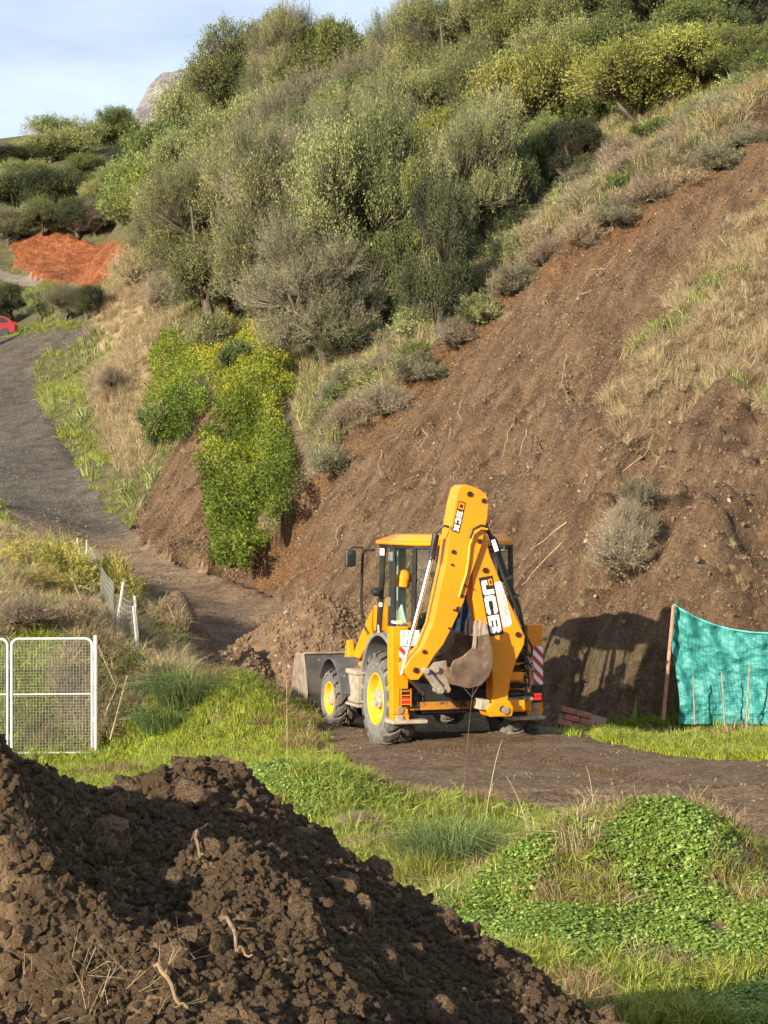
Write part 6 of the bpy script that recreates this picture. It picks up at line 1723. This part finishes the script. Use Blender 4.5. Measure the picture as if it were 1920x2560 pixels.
# ------------------------------------------------------------------ tussocks, saplings and tall stalks
def tussock(u, v, Y, h, nb, m, lab, seed, w=.010, spread=.16, lean=1.3):
    x, y, _ = P(u, v, Y); z = zt(x, y)
    o = link('grass_tussock', tuft_mesh('tussock', seed, nb, h, w, spread, lean), m); o.location = (x, y, z)
    return tag(o, lab, 'grass tussock')
tussock(470, 1760, 31.2, .75, 1500, LM['reed'], 'large fountain of green grass on the hummock right of the gate', 701, .008, .42, 2.0)
tussock(410, 1780, 31.0, .6, 900, LM['reed'], 'smaller green tussock left of the large one on the hummock', 702, .008, .36, 2.0)
tussock(1125, 2190, 18.3, .62, 900, LM['reed'], 'dark green grass tussock in the foreground left of the leafy hummock', 703, .006, .28, 1.9)
tussock(1060, 2230, 17.6, .40, 500, LM['grass'], 'lighter tuft at the foot of the dark foreground tussock', 704, .007, .2)
tussock(1660, 2060, 18.4, .55, 240, LM['straw'], 'dry straw tuft on top of the leafy hummock at the right', 705, .006, .18)
tussock(1800, 2110, 17.5, .5, 160, LM['straw'], 'dry drooping straw at the right end of the leafy hummock', 706, .006, .22, 1.8)
tussock(1450, 2140, 16.5, .32, 200, LM['straw'], 'short straw tuft on the bare crown of the leafy hummock', 707, .006, .15)
def stalk(pts, r, m, lab, br=()):
    mb = MB(); q = [Vector(P(*p)) for p in pts]; q[0].z = zt(q[0].x, q[0].y) - .02
    q = [Vector(((1 - t) ** 2) * q[0] + 2 * t * (1 - t) * q[len(q) // 2] + t * t * q[-1]) for t in [k / 7 for k in range(8)]]
    mb.tube(q, [r * .62 * (1 - .6 * i / len(q)) for i in range(len(q))], 5)
    br = [(3 * i, dx, dz) for i, dx, dz in br if 3 * i < 8]
    for i, dx, dz in br: mb.tube([q[i], q[i] + Vector((dx, 0, dz))], [r * .6, r * .3], 4)
    return tag(mb.build('dry_stalk', m, None, smooth=True), lab, 'weed stalk', 'tall dry stalks')
STW = mat('dry_stem', (.33, .26, .15), (.50, .41, .25), rough=.85); STD = mat('dark_stem', (.06, .045, .035), (.12, .09, .07), rough=.9)
stalk([(1145, 2010, 18.6), (1158, 1900, 18.6), (1172, 1790, 18.6), (1184, 1715, 18.6)], .007, STD, 'tall dark stalk rising in front of the right rear wheel', [(1, -.08, .12), (2, .07, .12), (2, -.09, .10)])
stalk([(1200, 2000, 18.8), (1225, 1930, 18.8), (1255, 1850, 18.8)], .006, STW, 'straw stalk right of the tall dark stalk', [(1, .04, .12)])
stalk([(718, 1890, 24.5), (718, 1820, 24.5), (716, 1700, 24.5)], .006, STW, 'thin straw stalk left of the loader bucket')
stalk([(1490, 2010, 17.4), (1482, 1950, 17.4), (1465, 1915, 17.4)], .005, STW, 'branched straw stalk on top of the leafy hummock', [(1, .05, .08), (1, -.05, .09)])
stalk([(1350, 2070, 18.0), (1310, 2000, 18.0), (1265, 1940, 18.0)], .005, STW, 'straw stalk leaning left over the track before the hummock')
stalk([(1600, 2040, 18.0), (1590, 1990, 18.0), (1585, 1960, 18.0)], .005, STW, 'left of the short straw stalks behind the leafy hummock')
stalk([(1690, 2070, 18.0), (1720, 2010, 18.0), (1770, 1965, 18.0)], .005, STW, 'straw stalk leaning right behind the leafy hummock')
proto('frond', 31, .8, .6, 9, 420, 16, .42, .15, .018, leaf_mat('frond_leaves', [(0, (.16, .15, .025)), (.5, (.30, .26, .05)), (1, (.46, .36, .09))], .3), TWIGM['pale'], gauss=.05, up=-.25, twigs=1, tw=.008)
PROTO['scrub9'] = PROTO['frond']
for u, vb, h, w, Y, lab in [(60, 1400, 150, 190, 38.5, 'yellow-green feathery sapling at the left edge beside the road'), (170, 1450, 210, 150, 37.5, 'yellow-green sapling in front of the highest fence post'),
                            (285, 1420, 200, 140, 38.0, 'feathery yellow sapling leaning over the track edge'), (325, 1310, 110, 90, 40.0, 'topmost feathery yellow twigs against the bare patch'), (110, 1500, 110, 150, 36.0, 'low yellowish bush above the gate')]:
    tree('scrub9', u, vb, h, w, lab, 'sapling', 'feathery saplings on the bank', name='sapling', Y=Y)
MB2 = MB().tube([P(255, 1610, 34.5), P(215, 1530, 35.2), P(190, 1470, 36), P(178, 1430, 36.5)], [.03, .026, .02, .012], 7).build('bare_stem', ROOTM, None, smooth=True)
tag(MB2, 'pale bare stem leaning left above the gate', 'stem')
for k, u, vb, h, w, lab in [('scrub2', 60, 1590, 110, 200, 'mauve dead brushwood above the left gate leaf'), ('scrub3', 190, 1590, 130, 140, 'rusty dry bush above the right gate leaf'), ('scrub4', 330, 1720, 110, 90, 'small leafy bush at the lower end of the fence pair'),
                            ('scrub0', 750, 2075, 90, 150, 'dead twiggy brush left of the foreground tussock'), ('scrub2', 900, 2110, 100, 170, 'dark dry brush behind the soil heap')]:
    tree(k, u, vb, h, w, lab, 'bush', name='bank_bush')
